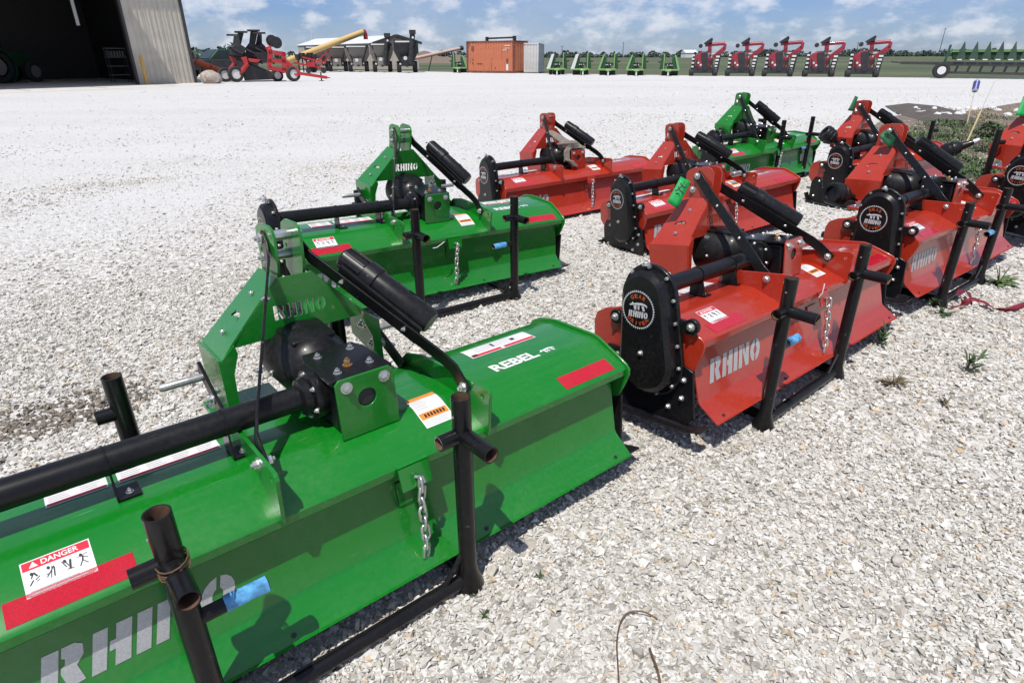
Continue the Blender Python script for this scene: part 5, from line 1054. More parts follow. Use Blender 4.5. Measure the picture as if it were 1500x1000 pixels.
# --- green folded machines
def green_machine(px, py, white, lab, sc_=1.0, mirror=1):
    s2 = Spot(px, py); t2 = s2.root('folded_planter'); k = s2.k * sc_; t2.scale = (mirror, 1, 1); t2.rotation_euler.z += rng.uniform(-0.16, 0.16)
    X = lambda u: u * k; P = lambda pts: [(u * k, v * k) for u, v in pts]
    mb = MB(); mb.box(X(-13), X(13), -0.35, 0.35, 7.4 * k, 9.2 * k); mb.box(X(-4), X(4), -1.6, -0.35, 6.6 * k, 8.4 * k); mb.build('main_beam', 'lime_green', t2, bev=0.02)
    for u in (-9, -3, 4, 10): wheel(t2, (X(u), 0.1, 3.3 * k), 3.3 * k, 0.28, (1, 0, 0), name='wheel')
    mb = MB(); mb.bar((0, -1.5, 7 * k), (0, -1.5, 0.02), 0.10, 0.10); mb.build('jack', 'pale_panel', t2)
    mb = MB(); mb.plate(P([(-15, 8), (-7.6, 29), (-5.2, 30), (-12.0, 8)] if not white else [(-16, 8), (-8.5, 29), (-4.0, 30), (-10.5, 8)]), -0.25, 0.0, 'y'); mb.build('wing_arm', 'pale_panel' if white else 'lime_green', t2, bev=0.02)
    mb = MB(); mb.plate(P([(-10, 9), (-5.5, 27), (-2, 28), (-1.5, 21), (-5, 9)]), -0.1, 0.9, 'y'); mb.build('wing_units', 'far_green', t2, bev=0.03)
    mb = MB(); mb.plate(P([(9.4, 9), (9.6, 31), (11.0, 32), (11.2, 9)]), -0.25, 0.05, 'y'); mb.build('wing_arm', 'lime_green', t2, bev=0.02)
    mb = MB(); mb.plate(P([(10.8, 9), (11, 29), (13.5, 31), (16, 20), (17, 9)]), 0.0, 1.0, 'y'); mb.build('wing_units', 'far_green', t2, bev=0.03)
    for (u, v, u2, v2) in ((14, 26, 22, 28), (14, 19, 20, 20), (-7, 29, -8, 33), (10, 30, 10, 34)): mb = MB(); mb.tube([(X(u), 0.3, v * k), (X(u2), 0.2, v2 * k)], 1.1 * k, 10); mb.build('gauge_wheel_arm', 'far_black', t2)
    for (u, v, r) in ((-3, 12, 3.2), (3, 13, 2.8), (7, 16, 2.4), (-5, 17, 2.6)): mb = MB(); mb.lathe([(-0.25, r * k * 0.8), (0, r * k), (0.25, r * k * 0.8)], (X(u), 0.2, v * k), 'y', 16); mb.build('seed_hopper', 'far_black', t2)
    mb = MB(); mb.plate(P([(-5, 10), (6, 10), (4, 19), (-3, 18)]), 0.25, 0.9, 'y'); mb.build('centre_frame', 'far_green', t2)
    for u in (-2.4, 0.2, 4.5): mb = MB(); mb.lathe([(0, 0.8 * k), (0.03, 0.8 * k)], (X(u), -0.2, 15 * k), 'y', 10); mb.build('sticker', 'pale_panel', t2)
    return tag(t2, lab, 'planter', 'green folded planters lined up at the yard edge')
green_machine(815, 109.4, True, 'green folded planter with white wing, just right of the white container', 0.92)
green_machine(850, 109.8, True, 'green folded planter with white wing, second from the white container', 0.92)
green_machine(889, 110.2, False, 'green folded planter in the middle of the green row', 0.92)
green_machine(930, 110.6, False, 'green folded planter second from the row of red machines', 0.92)
green_machine(981, 111.0, False, 'green folded planter next to the row of red machines', 0.92, -1)
green_machine(674, 106.6, False, 'green folded planter standing left of the orange container', 0.78, -1)

# --- red folded corn heads
def red_machine(px, py, sc_, lab):
    s2 = Spot(px, py); t2 = s2.root('folded_header'); t2.rotation_euler.z += rng.uniform(-0.10, 0.10); k = s2.k * sc_; P = lambda pts: [((u - 300) / 9.375 * k, (625 - v) / 9.375 * k) for u, v in pts]
    Q = lambda u, v, d: ((u - 300) / 9.375 * k, d, (625 - v) / 9.375 * k)
    mb = MB(); mb.plate(P([(110, 560), (135, 330), (160, 325), (170, 560)]), 0.0, 0.5, 'y'); mb.plate(P([(410, 570), (440, 360), (490, 350), (475, 570)]), 0.0, 0.5, 'y'); mb.plate(P([(130, 540), (475, 545), (475, 585), (130, 580)]), -0.1, 0.5, 'y'); mb.build('base_frame', 'far_black', t2, bev=0.02)
    mb = MB(); mb.plate(P([(152, 385), (188, 348), (250, 322), (302, 324), (332, 392), (395, 405), (392, 460), (345, 545), (205, 540), (165, 500)]), -0.15, 0.9, 'y'); mb.build('body', 'far_maroon', t2, bev=0.05)
    mb = MB(); mb.plate(P([(232, 345), (315, 332), (345, 480), (340, 555), (280, 560)]), -0.24, -0.15, 'y'); mb.build('belt_panel', 'far_black', t2, bev=0.01)
    mb = MB(); mb.plate(P([(165, 520), (400, 515), (420, 590), (150, 590)]), -0.20, 0.7, 'y'); mb.build('gearbox', 'far_black', t2, bev=0.03)
    for (u0, v0, u1, v1) in ((385, 400, 405, 560), (350, 420, 440, 540), (180, 420, 215, 540), (300, 330, 350, 300)): mb = MB(); mb.bar(Q(u0, v0, -0.22), Q(u1, v1, -0.22), 0.07, 0.08); mb.build('hydraulic_ram', 'far_black', t2)
    mb = MB(); mb.tube([Q(268, 243, 0.2), Q(525, 226, 0.2)], 2.3 * k, 14); mb.build('upper_tube', 'far_maroon', t2)
    mb = MB(); mb.bar(Q(525, 232, 0.2), Q(525, 300, 0.2), 0.2, 0.22); mb.bar(Q(525, 285, 0.2), Q(395, 400, 0.2), 0.22, 0.3); mb.bar(Q(330, 250, 0.2), Q(340, 340, 0.2), 0.25, 0.35); mb.build('tube_support', 'far_maroon', t2)
    mb = MB(); mb.plate(P([(245, 225), (310, 180), (345, 155), (360, 170), (350, 215), (275, 240)]), -0.1, 0.4, 'y'); mb.build('top_snout', 'far_black', t2, bev=0.03)
    mb = MB(); mb.lathe([(-0.12, 2.8 * k), (0.12, 2.8 * k)], Q(212, 255, 0.1), 'y', 18); mb.build('top_roller', 'far_black', t2)
    for v in (360, 405, 452, 500): mb = MB(); mb.box(*sum([sorted((Q(120, v, 0)[0], Q(155, v, 0)[0])), (-0.06, -0.01), sorted((Q(0, v, 0)[2], Q(0, v + 22, 0)[2]))], start=[]) if False else (Q(120, v, 0)[0], Q(152, v, 0)[0], -0.06, -0.01, Q(0, v + 20, 0)[2], Q(0, v, 0)[2])); mb.build('row_snout', 'pale_panel', t2)
    for i, v in enumerate((375, 415, 455, 492, 530)): mb = MB(); mb.box(Q(432 - 2 * i, v, 0)[0], Q(478 - 6 * i, v, 0)[0], -0.10, -0.01, Q(0, v + 21, 0)[2], Q(0, v, 0)[2]); mb.build('row_snout', 'pale_panel', t2)
    for v in (340, 378): mb = MB(); mb.box(Q(335, v, 0)[0], Q(415, v, 0)[0], 0.32, 0.38, Q(0, v + 20, 0)[2], Q(0, v, 0)[2]); mb.build('row_snout', 'pale_panel', t2)
    for (u, v) in ((210, 462), (245, 488)): mb = MB(); mb.lathe([(0, 1.4 * k), (0.02, 1.4 * k)], Q(u, v, -0.17), 'y', 12); mb.build('sticker', 'pale_panel', t2)
    for u in (130, 440): wheel(t2, (Q(u, 590, 0)[0], -0.1, 4.6 * k), 4.6 * k, 0.3, (1, 0.25, 0))
    return tag(t2, lab, 'corn header', 'red folded headers lined up at the yard edge')
for px, py, s2, lab in ((1031, 111.4, 1.0, 'red folded corn header first in its row, next to the green planters'), (1084.5, 111.8, 1.02, 'red folded corn header second from the green planters'), (1139.5, 112.3, 1.06, 'red folded corn header in the middle of the red row'), (1199, 112.8, 1.06, 'red folded corn header second from the end toward the green header trailer'), (1263, 113.4, 1.10, 'red folded corn header last in its row, toward the green header trailer')): red_machine(px, py, s2, lab)

# --- green corn head on its trailer at the right
s_ = Spot(1420, 115.2); t1 = s_.root('header_trailer'); L = s_.L; q8 = lambda x, y: (1290 + x / 5, 40 + y / 5); k = s_.k
mb = MB(); mb.bar(L(*q8(150, 262)), L(*q8(460, 266)), 0.16, 0.16); mb.bar(L(*q8(75, 252)), L(*q8(150, 262)), 0.08, 0.08); mb.bar(L(*q8(450, 268)), L(*q8(1500, 280)), 0.24, 0.24); mb.bar(L(*q8(490, 332)), L(*q8(1500, 350)), 0.14, 0.14); mb.build('frame', 'trim_dark', t1)
for x in range(500, 1500, 90): mb = MB(); mb.bar(L(*q8(x + 70, 275)), L(*q8(x + 40, 335)), 0.12, 0.12); mb.build('frame_strut', 'trim_dark', t1)
mb = MB(); mb.bar(L(*q8(465, 265)), L(*q8(515, 130)), 0.12, 0.3); mb.bar(L(*q8(440, 290)), L(*q8(480, 275)), 0.1, 0.1); mb.build('end_post', 'far_green', t1)
for d in (-0.6, 0.7): c = Vector(L(*q8(435, 345), d)); wheel(t1, (c.x, c.y, 0.46), 0.46, 0.3, (0.3, -1, 0))
tag(t1, 'long dark header trailer with white-rimmed wheel at the right', 'trailer')
t2 = s_.root('corn_header'); mb = MB(); slab(mb, s_, [q8(520, 165), q8(1500, 160), q8(1500, 245), q8(520, 235)], 0.3, 1.3); mb.build('header_body', 'far_green', t2, bev=0.05)
mb = MB(); slab(mb, s_, [q8(520, 172), q8(1500, 168), q8(1500, 178), q8(520, 182)], 0.22, 0.29); mb.build('top_edge', 'lime_green', t2)
for i in range(10):
    x = 94 * i; tip = Vector(L(*q8(622 + x, 97), 0.0)); b0, b1 = Vector(L(*q8(540 + x, 240), -0.25)), Vector(L(*q8(620 + x, 240), -0.25)); b2_, b3 = Vector(L(*q8(540 + x, 240), 0.4)), Vector(L(*q8(620 + x, 240), 0.4)); mdl = Vector(L(*q8(606 + x, 160), -0.2))
    mb = MB(); mb.add([tip, b0, b1, b3, b2_], [(0, 1, 2), (0, 2, 3), (0, 3, 4), (0, 4, 1), (1, 4, 3, 2)]); mb.build('row_snout', 'snout_green', t2, bev=0.02)
    mb = MB(); c = Vector(L(*q8(580 + x, 238), -0.32)); mb.box(c.x - 0.14, c.x + 0.10, c.y - 0.03, c.y + 0.03, c.z - 0.03, c.z + 0.03); mb.build('snout_bracket', 'pale_panel', t2)
tag(t2, 'green corn header with a row of pointed snouts on the long trailer', 'corn header')

# --- wind turbine, treeline, far things
tb_o = Vector(ray(460.5, 78)).normalized(); D_ = 1500; d2 = Vector((tb_o.x, tb_o.y, 0)).normalized(); base = d2 * D_
t1 = empty('wind_turbine', (base.x, base.y, -0.06), -math.atan2(base.x, base.y)); t1.scale = (0.62, 0.62, 0.66); mb = MB(); mb.lathe([(0, 2.6), (52, 1.4)], (0, 0, 0), 'z', 10); mb.build('tower', 'decal_white', t1); mb = MB(); mb.box(-2, 2, -4, 4, 51, 55); mb.build('nacelle', 'decal_white', t1)
for a in (95, 215, 335): mb = MB(); dd = Vector((math.cos(R_(a)), 0, math.sin(R_(a)))); mb.tube([Vector((0, -4, 53)), Vector((0, -4, 53)) + dd * 8, Vector((0, -4, 53)) + dd * 26], [1.3, 1.7, 0.4], 6); mb.build('blade', 'decal_white', t1)
tag(t1, 'far white wind turbine above the red seed drill', 'wind turbine')
def treeline(name, spans, dist, hgt, n, lab):
    g2 = np.random.default_rng(5); vs = []; fs = []
    for i in range(n):
        u = spans[0] + (spans[1] - spans[0]) * (i + g2.uniform(0, 1)) / n; d = Vector(ray(u, 84)); d = Vector((d.x, d.y, 0)).normalized() * dist * g2.uniform(0.95, 1.1); h = hgt * g2.uniform(0.45, 1.1) * (0.75 + 0.35 * math.sin(u * 0.021) ** 2); wd = h * g2.uniform(0.6, 1.1)
        for j in range(110):
            a, rr_, zz = g2.uniform(0, 6.28), math.sqrt(g2.uniform(0, 1)), g2.uniform(0.0, 1) ** 1.3; f_ = math.sin(math.pi * min(1, 0.12 + 0.85 * zz)) ** 0.6; c = Vector((d.x + wd * rr_ * f_ * math.cos(a), d.y + wd * rr_ * f_ * math.sin(a), h * zz)); s3 = h * g2.uniform(0.10, 0.22)
            e1 = Vector(g2.normal(0, 1, 3)).normalized() * s3; e2 = Vector(g2.normal(0, 1, 3)).normalized() * s3; o_ = len(vs); vs += [c + e1, c + e2, c - e1, c - e2]; fs.append((o_, o_ + 1, o_ + 2, o_ + 3))
    mb = MB(); mb.add(vs, fs); o = mb.build(name, 'leaf_far_haze', None, smooth=0, recalc=False); tag(o, lab, 'trees', kind='stuff')
treeline('treeline', (640, 1720), 620, 5.2, 230, 'far belt of dark trees along the horizon')
treeline('treeline', (-250, 660), 420, 5.0, 110, 'far belt of trees behind the grain carts and shed')
treeline('shrubbery', (270, 350), 95, 3.0, 16, 'green shrubs behind the pickup at the shed corner')
# brown spoil bank in the field
mb = MB(); p0, p1 = ground(560, 92.0), ground(700, 92.5); n_ = 24; v = []; f = []
for i in range(n_ + 1):
    q = i / n_; c = Vector(p0).lerp(Vector(p1), q); h = 2.6 * math.sin(math.pi * min(1, q * 1.02)) ** 0.6 * (0.8 + 0.25 * math.sin(q * 17)); v += [(c.x, c.y - 3, -0.1), (c.x, c.y + 3, h), (c.x, c.y + 12, -0.1)]
for i in range(n_): f += [(i * 3, i * 3 + 3, i * 3 + 4, i * 3 + 1), (i * 3 + 1, i * 3 + 4, i * 3 + 5, i * 3 + 2)]
mb.add(v, f); o = mb.build('spoil_hill', 'soil_brown', None); tag(o, kind='structure')
for px, h in ((1374, 22), (912, 14), (823, 11), (1253, 12)):
    d = Vector(ray(px, 84)); d = Vector((d.x, d.y, 0)).normalized() * 700; mb = MB(); mb.tube([(0, 0, 0), (0, 0, h)], [0.35, 0.2], 6); mb.bar((-1.5, 0, h - 1), (1.5, 0, h - 1), 0.25, 0.25); o = mb.build('utility_pole', 'far_black', None); o.location = d; tag(o, {1374: 'thin far mast left of the green corn header', 912: 'thin far pole behind the green planters', 823: 'thin far pole right of the white container', 1253: 'thin far pole behind the last red header'}[px], 'pole')
d = Vector(ray(1009, 84)); d = Vector((d.x, d.y, 0)).normalized() * 520; t1 = empty('far_house', (d.x, d.y, -0.06), 0.3); mb = MB(); mb.box(-5, 5, -3, 3, 0, 3.2); mb.build('wall', 'decal_white', t1); mb = MB(); mb.plate([(-3.4, 3.2), (3.4, 3.2), (0, 5.2)], -5.3, 5.3, 'x'); mb.build('roof', 'metal_roof', t1); tag(t1, 'small far white house between green planters and red headers', 'house')
# ------------------------------------------------------------------ small things around the tillers
def at_depth(px, py, ref):
    """place seen at (px, py) at the same camera depth as the point ref"""
    r = ray(px, py); return Vector((0, 0, CAM_H)) + r * (depth_of(ref) / F_PX)
def paper_tag(k, pts, ref, lab, scrib=True, mat='tag_green'):
    P = [at_depth(*q, tpoint(k, ref)) for q in pts]; c = sum(P, Vector()) / 4; rt = empty('hang_tag', c); n = (P[1] - P[0]).cross(P[3] - P[0]).normalized(); n = n if n.y < 0 else -n
    mb = MB(); nx, ny = 6, 3; v = []
    for i in range(nx + 1):
        for j in range(ny + 1):
            a = P[0].lerp(P[3], i / nx); b_ = P[1].lerp(P[2], i / nx); v.append(a.lerp(b_, j / ny) - c + n * 0.006 * math.sin(i / nx * 3.1))
    f = [(i * (ny + 1) + j, i * (ny + 1) + j + 1, (i + 1) * (ny + 1) + j + 1, (i + 1) * (ny + 1) + j) for i in range(nx) for j in range(ny)]
    mb.add(v, f); o = mb.build('card', mat, rt, 60); sd = o.modifiers.new('solid', 'SOLIDIFY'); sd.thickness = 0.0008
    if scrib:
        U, W_ = (P[1] - P[0]), (P[3] - P[0]); Q = lambda u, w_: P[0] + U * u + W_ * w_ - c + n * (0.0025 + 0.006 * math.sin(w_ * 3.1))
        for line in ([(0.55, 0.08), (0.50, 0.25), (0.35, 0.42), (0.15, 0.55)], [(0.25, 0.22), (0.55, 0.30), (0.85, 0.28)], [(0.75, 0.12), (0.70, 0.35), (0.80, 0.52)], [(0.2, 0.36), (0.5, 0.46), (0.9, 0.5)], [(0.3, 0.62), (0.55, 0.58), (0.7, 0.66)]):
            mb = MB(); mb.tube([Q(*q) for q in line], 0.0016, 5); mb.build('pen_stroke', 'decal_black', rt)
    tag(rt, lab, 'tag', 'green paper tags on the red tillers')
paper_tag('R1', [(997, 258.5), (1012, 266), (992, 306), (977, 295.5)], (-0.12, 0.58, 1.05), 'long green paper tag with black handwriting on the nearest red tiller')
paper_tag('R2', [(1297, 189.5), (1312, 202), (1304, 218), (1287, 199)], (-0.12, 0.56, 1.08), 'dark green paper tag on the red tiller beside the strap', True, 'tag_dark')
paper_tag('R5', [(1252.5, 140.5), (1257, 142.5), (1249, 163), (1241.5, 162)], (-0.10, 0.6, 1.08), 'dark green tag on the far red tiller beside the weeds', False, 'tag_dark')
paper_tag('R6', [(1499, 141), (1514, 146), (1508, 171), (1487, 169)], (-0.10, 0.6, 1.08), 'bright green tag at the right picture edge', False)

# rope bundle on the far left red tiller
R3p = lambda x, y, z: tpoint('R3', (x, y, z)); rt = empty('rope_bundle', R3p(0, 0.1, 0.76))
Lr = lambda *p: R3p(*p) - rt.location
for i in range(5):
    o_ = 0.018 * (i - 2); mb = MB(); pts = [(-0.05 + o_, 0.47, 0.93), (-0.06 + o_, 0.40, 0.92), (-0.05 + o_ * 1.4, 0.30, 0.88), (-0.02 + o_ * 1.6, 0.18, 0.82), (0.03 + o_, 0.08, 0.77 + 0.01 * i), (0.10, 0.02 + o_, 0.77)]; mb.tube([Lr(*p) for p in pts], 0.0125, 8); mb.build('rope', 'rope_grey', rt)
for i in range(5):
    mb = MB(); rx, ry = 0.115 + 0.008 * (i % 3), 0.075; mb.tube([Lr(-0.01 + rx * math.cos(a * 0.5236) - 0.012 * i, 0.11 + ry * math.sin(a * 0.5236), 0.768 + 0.014 * i + 0.006 * math.sin(a)) for a in range(12)], 0.0125, 8, closed=True); mb.build('rope', 'rope_grey', rt)
for i in range(4):
    mb = MB(); o_ = 0.016 * i; mb.tube([Lr(*p) for p in ((-0.05 - o_, 0.05, 0.79), (-0.12 - o_, 0.02, 0.75), (-0.13 - o_, 0.0, 0.66), (-0.09 - o_, -0.02, 0.60 + o_), (-0.03 - o_, -0.02, 0.58 + o_))], 0.0125, 8); mb.build('rope', 'rope_grey', rt)
tag(rt, 'grey-brown rope bundle heaped over the gearbox of the far left red tiller', 'rope')

# wire wound on the near post of the largest green tiller's stand
rt = MB(); pts = []
for i in range(4 * 14 + 1):
    a = i * 2 * math.pi / 14; pts.append(on_stand('G1', (-0.632 + 0.034 * math.cos(a), -0.265 - 0.02 + 0.052 * math.sin(a), 0.612 + 0.014 * math.cos(a + 0.8) + 0.0045 * i / 14 + 0.012 * math.sin(a * 0.37))))
rt.tube(pts, 0.0016, 6); o = rt.build('wire_loop', 'wire_rust', None); tag(o, 'rusty wire wound around the near post of the front stand', 'wire')
# wires on the gravel
def ground_wire(pts, lab, r=0.0022):
    P = [ground(*q) + Vector((0, 0, 0.016 + 0.006 * math.sin(i * 1.7))) for i, q in enumerate(pts)]; Q = []
    for i in range(len(P) - 1):
        a, b_ = P[i], P[i + 1]; p, n_ = P[max(i - 1, 0)], P[min(i + 2, len(P) - 1)]
        for k in range(5):
            t_ = k / 5; Q.append(0.5 * ((2 * a) + (b_ - p) * t_ + (2 * p - 5 * a + 4 * b_ - n_) * t_ * t_ + (3 * a - p - 3 * b_ + n_) * t_ ** 3))
    mb = MB(); mb.tube(Q + [P[-1]], r, 6); o = mb.build('loose_wire', 'wire_rust', None); tag(o, lab, 'wire')
ground_wire([(906, 1010), (904, 980), (903, 945), (908, 917), (918, 905), (938, 903), (955, 906), (962, 911)], 'thin hooked rusty wire lying on the gravel at the bottom edge')
ground_wire([(967, 1012), (962, 990), (956, 970), (951, 953)], 'short dark wire end beside the hooked wire on the gravel', 0.003)
# ribbon
rp = [(1391, 454), (1404, 454), (1417, 451), (1423, 446), (1414, 439), (1404, 438), (1400, 443), (1408, 447), (1424, 444), (1440, 450), (1455, 457), (1470, 459), (1486, 457), (1502, 450), (1520, 446)]
P = [ground(*q) + Vector((0, 0, 0.018 + 0.012 * math.sin(i * 0.9) ** 2 + (0.03 if 3 < i < 7 else 0))) for i, q in enumerate(rp)]; mb = MB(); v = []
for i, p in enumerate(P):
    d = (P[min(i + 1, len(P) - 1)] - P[max(i - 1, 0)]).normalized(); s_ = d.cross(Vector((0, 0, 1))).normalized(); s_ = (s_ * math.cos(i * 0.7) + Vector((0, 0, 1)) * math.sin(i * 0.7) * 0.5).normalized() * 0.016; v += [p - s_, p + s_]
mb.add(v, [(2 * i, 2 * i + 1, 2 * i + 3, 2 * i + 2) for i in range(len(P) - 1)]); o = mb.build('ribbon', 'ribbon_red', None, 80); sd = o.modifiers.new('solid', 'SOLIDIFY'); sd.thickness = 0.0015
tag(o, 'dark red strap curling across the gravel at the right edge', 'strap')
# spring on the red tiller without rear posts
mb = MB(); mb.tube([(0.17 + 0.13 * i / 84, -0.03 + 0.022 * math.cos(i * 2 * math.pi / 12), 0.632 + 0.022 * math.sin(i * 2 * math.pi / 12)) for i in range(85)], 0.0045, 6); mb.build('spring', 'zinc', ROOT['R4'])
# zip tie ends
for k, pts in (('G2', [(-0.03, -0.165, 0.452), (-0.06, -0.18, 0.446), (-0.10, -0.185, 0.428), (-0.13, -0.18, 0.425)]), ('R1', [(-0.01, -0.168, 0.452), (-0.012, -0.185, 0.478), (-0.008, -0.19, 0.53)])):
    mb = MB(); mb.tube(pts, 0.003, 6); mb.build('zip_tie', 'decal_white', ROOT[k])

mb = MB(); mb.sheet([(0.72, -0.1065, 0.33), (0.80, -0.1065, 0.33), (0.80, -0.1245, 0.23), (0.72, -0.1245, 0.23)]); mb.build('paper_sticker', 'decal_white', ROOT['G3'], smooth=0, recalc=False)
# stored drive shafts with their bell shields
def drive_shaft(p0, p1, lab, bell=0.085, collar=False):
    rt = empty('drive_shaft', p0); d = (p1 - p0); L = d.length
    mb = MB(); mb.lathe([(0.02, bell * 0.55), (0.0, bell * 0.62), (0.0, bell * 0.86), (0.01, bell * 0.94), (0.035, bell * 0.95), (0.04, bell), (0.052, bell), (0.057, bell * 0.93), (0.075, bell * 0.93), (0.08, bell * 0.98), (0.092, bell * 0.97), (0.097, bell * 0.88), (0.125, bell * 0.78), (0.14, bell * 0.55), (0.15, 0.035)], (0, 0, 0), d, 24); mb.build('bell_shield', 'black_plastic', rt)
    mb = MB(); mb.lathe([(0.14, 0.032), (L - 0.12, 0.032), (L - 0.04, 0.022)], (0, 0, 0), d, 18); mb.build('shaft_tube', 'black_plastic', rt)
    mb = MB(); mb.lathe([(L - 0.05, 0.026), (L - 0.01, 0.025), (L, 0.018)], (0, 0, 0), d, 18); mb.build('collar', 'alu' if collar else 'paint_black', rt)
    tag(rt, lab, 'drive shaft', 'drive shafts stored on the tillers')
V_ = Vector
drive_shaft(at_depth(1207, 193, tpoint('R5', (-0.55, 0.7, 0.7))), at_depth(1232, 214, tpoint('R5', (-0.5, 0.55, 0.4))), 'black shaft shield just right of the far green tiller')
drive_shaft(at_depth(1380, 224, tpoint('R6', (-0.45, 1.0, 0.6))), at_depth(1436, 205, tpoint('R6', (-0.25, 0.65, 0.6))), 'black drive shaft with silver collar before the tiller at the picture edge', 0.07, True)
drive_shaft(at_depth(1217, 283, tpoint('R2', (-0.75, 0.75, 0.4))), at_depth(1256, 290, tpoint('R2', (-0.50, 0.75, 0.4))), 'black shaft shield in front of the red tiller beside the strap', 0.075)
# single posts of the far stands
def lone_post(p, h, lab, tape=False):
    rt = empty('stand_post', (p.x, p.y, 0)); mb = MB(); mb.pipe((0, 0, 0.02), (0, 0, h), 0.025, 0.004, 16, 0, 1); mb.build('pipe', ['pipe_black', 'pipe_inside'], rt); mb = MB(); mb.lathe([(0, 0.045), (0.01, 0.045), (0.06, 0.026)], (0, 0, 0), 'z', 16); mb.build('foot', 'pipe_black', rt); mb = MB(); mb.pipe((0.01, 0, h - 0.10), (0.07, 0, h - 0.10), 0.018, 0.003, 12, 0, 1); mb.build('stub', ['pipe_black', 'pipe_inside'], rt)
    if tape: mb = MB(); mb.lathe([(h - 0.26, 0.027), (h - 0.08, 0.0275)], (0, 0, 0), 'z', 14); mb.build('tape', 'tape_blue', rt)
    tag(rt, lab, 'post', 'single stand posts among the far tillers')
def post_at(px, ytop, ref, lab, tape=False):
    q = at_depth(px, ytop, ref); lone_post(q, q.z, lab, tape)
post_at(1236, 203, tpoint('R5', (-0.5, 0.55, 0.7)), 'black post with blue tape beside the shaft shield near the far green tiller', True)
post_at(1368, 177, tpoint('R5', (0.55, 0.35, 0.7)), 'black post rising before the weeds beside the far red tiller')
post_at(1465, 190, tpoint('R6', (-0.5, 0.62, 0.7)), 'black post beside the hitch of the tiller at the picture edge')

# ------------------------------------------------------------------ weeds
def leaf_blade(mb, base, az, L, w_, up, mi=0, curl=0.5):
    d = Vector((math.cos(az), math.sin(az), 0)); s_ = Vector((-d.y, d.x, 0)); v = []
    for i, (t_, q) in enumerate(((0, 0.35), (0.4, 1.0), (0.75, 0.75), (1.0, 0.05))):
        c = base + d * (L * t_ * math.cos(up)) + Vector((0, 0, L * t_ * math.sin(up) - curl * L * t_ * t_ * 0.5)); v += [c - s_ * w_ * q / 2, c + s_ * w_ * q / 2 + Vector((0, 0, 0.15 * w_ * q))]
    mb.add(v, [(0, 1, 3, 2), (2, 3, 5, 4), (4, 5, 7, 6)], mi)
def weed(px, py, size, mat, lab, n=14, up=0.9, stem=True, seed=0):
    size *= 0.85
    rr = random.Random(seed); g0 = ground(px, py); rt = empty('weed', g0); mb = MB()
    for i in range(n):
        h = size * 0.5 * rr.random() * (1 if stem else 0.1); leaf_blade(mb, Vector((rr.uniform(-1, 1) * size * 0.12, rr.uniform(-1, 1) * size * 0.12, 0.008 + h)), rr.uniform(0, 6.28), size * rr.uniform(0.35, 0.7), size * rr.uniform(0.07, 0.12), rr.uniform(up - 0.5, up + 0.3), 0, rr.uniform(0.3, 0.9))
    mb.build('leaves', mat, rt, 80, recalc=False); mb = MB()
    for i in range(3): a = rr.uniform(0, 6.28); mb.tube([(0, 0, 0), (0.1 * size * math.cos(a), 0.1 * size * math.sin(a), size * 0.35), (0.22 * size * math.cos(a), 0.22 * size * math.sin(a), size * 0.6)], [0.02 * size, 0.016 * size, 0.008 * size], 6)
    mb.build('stem', mat, rt); tag(rt, lab, 'weed', 'weeds growing through the gravel')
weed(1287, 505, 0.17, 'leaf', 'leafy green weed at the apron edge of the nearest red tiller', 22, 0.9, True, 1)
weed(1418, 546, 0.16, 'leaf', 'pointed green weed alone on the gravel at the right', 20, 0.85, True, 2)
weed(1308, 565, 0.15, 'leaf_dry', 'dry brown weed tuft on the gravel beyond the near red stand', 26, 0.4, False, 3)
weed(1384, 594, 0.10, 'leaf_dry', 'small withered weed below the lone pointed green weed', 10, 0.6, False, 4)
weed(1378, 462, 0.16, 'leaf', 'low spreading weed beside the start of the dark red strap', 28, 0.4, False, 5)
weed(1363, 450, 0.11, 'leaf', 'small green weed at the foot of the stand by the strap', 12, 0.8, True, 6)
weed(1462, 417, 0.26, 'leaf_pale', 'wide grassy weed tuft above the dark red strap', 40, 0.45, False, 7)
weed(1236, 531, 0.09, 'leaf_dry', 'tiny dry weed beside the near red stand foot', 9, 0.4, False, 8)
weed(709, 903, 0.05, 'leaf', 'tiny green rosette on the gravel below the near stand foot', 10, 0.4, False, 9)
weed(790, 848, 0.045, 'leaf', 'tiny green sprout right of the near stand foot', 8, 0.6, False, 10)
weed(832, 864, 0.035, 'leaf_dry', 'tiny brownish sprout on the open gravel', 7, 0.5, False, 11)
weed(688, 877, 0.04, 'leaf', 'tiny sprout touching the near stand foot', 7, 0.5, False, 12)
weed(467, 985, 0.05, 'leaf', 'tiny sprout beside the base pipe at the bottom edge', 8, 0.4, False, 13)

# weedy bank at the right with dark soil, stakes and can
bank = [ground(*q) for q in ((1262, 196), (1300, 172), (1345, 166), (1400, 166), (1450, 158), (1500, 150), (1640, 150), (1640, 230), (1500, 300), (1420, 300), (1340, 262), (1300, 228))]
sheet_from('weed_bed', bank, 'soil_brown', 0.012)
dm_ = [ground(*q) for q in ((1296, 156), (1330, 152), (1372, 156), (1412, 166), (1432, 178), (1400, 181), (1350, 178), (1315, 168))]
c = sum(dm_, Vector()) / len(dm_); mb = MB(); n_ = len(dm_); v = [(p.x, p.y, 0.016) for p in dm_] + [tuple(c.lerp(p, 0.6) + Vector((0, 0, 0.05))) for p in dm_] + [(c.x, c.y, 0.07)]
mb.add(v, [(i, (i + 1) % n_, n_ + (i + 1) % n_, n_ + i) for i in range(n_)] + [(n_ + i, n_ + (i + 1) % n_, 2 * n_) for i in range(n_)]); o = mb.build('dirt_mound', 'soil_dark', None, 60); tag(o, kind='structure')
g3 = np.random.default_rng(21); mbs = {'leaf': MB(), 'leaf_pale': MB(), 'straw': MB()}
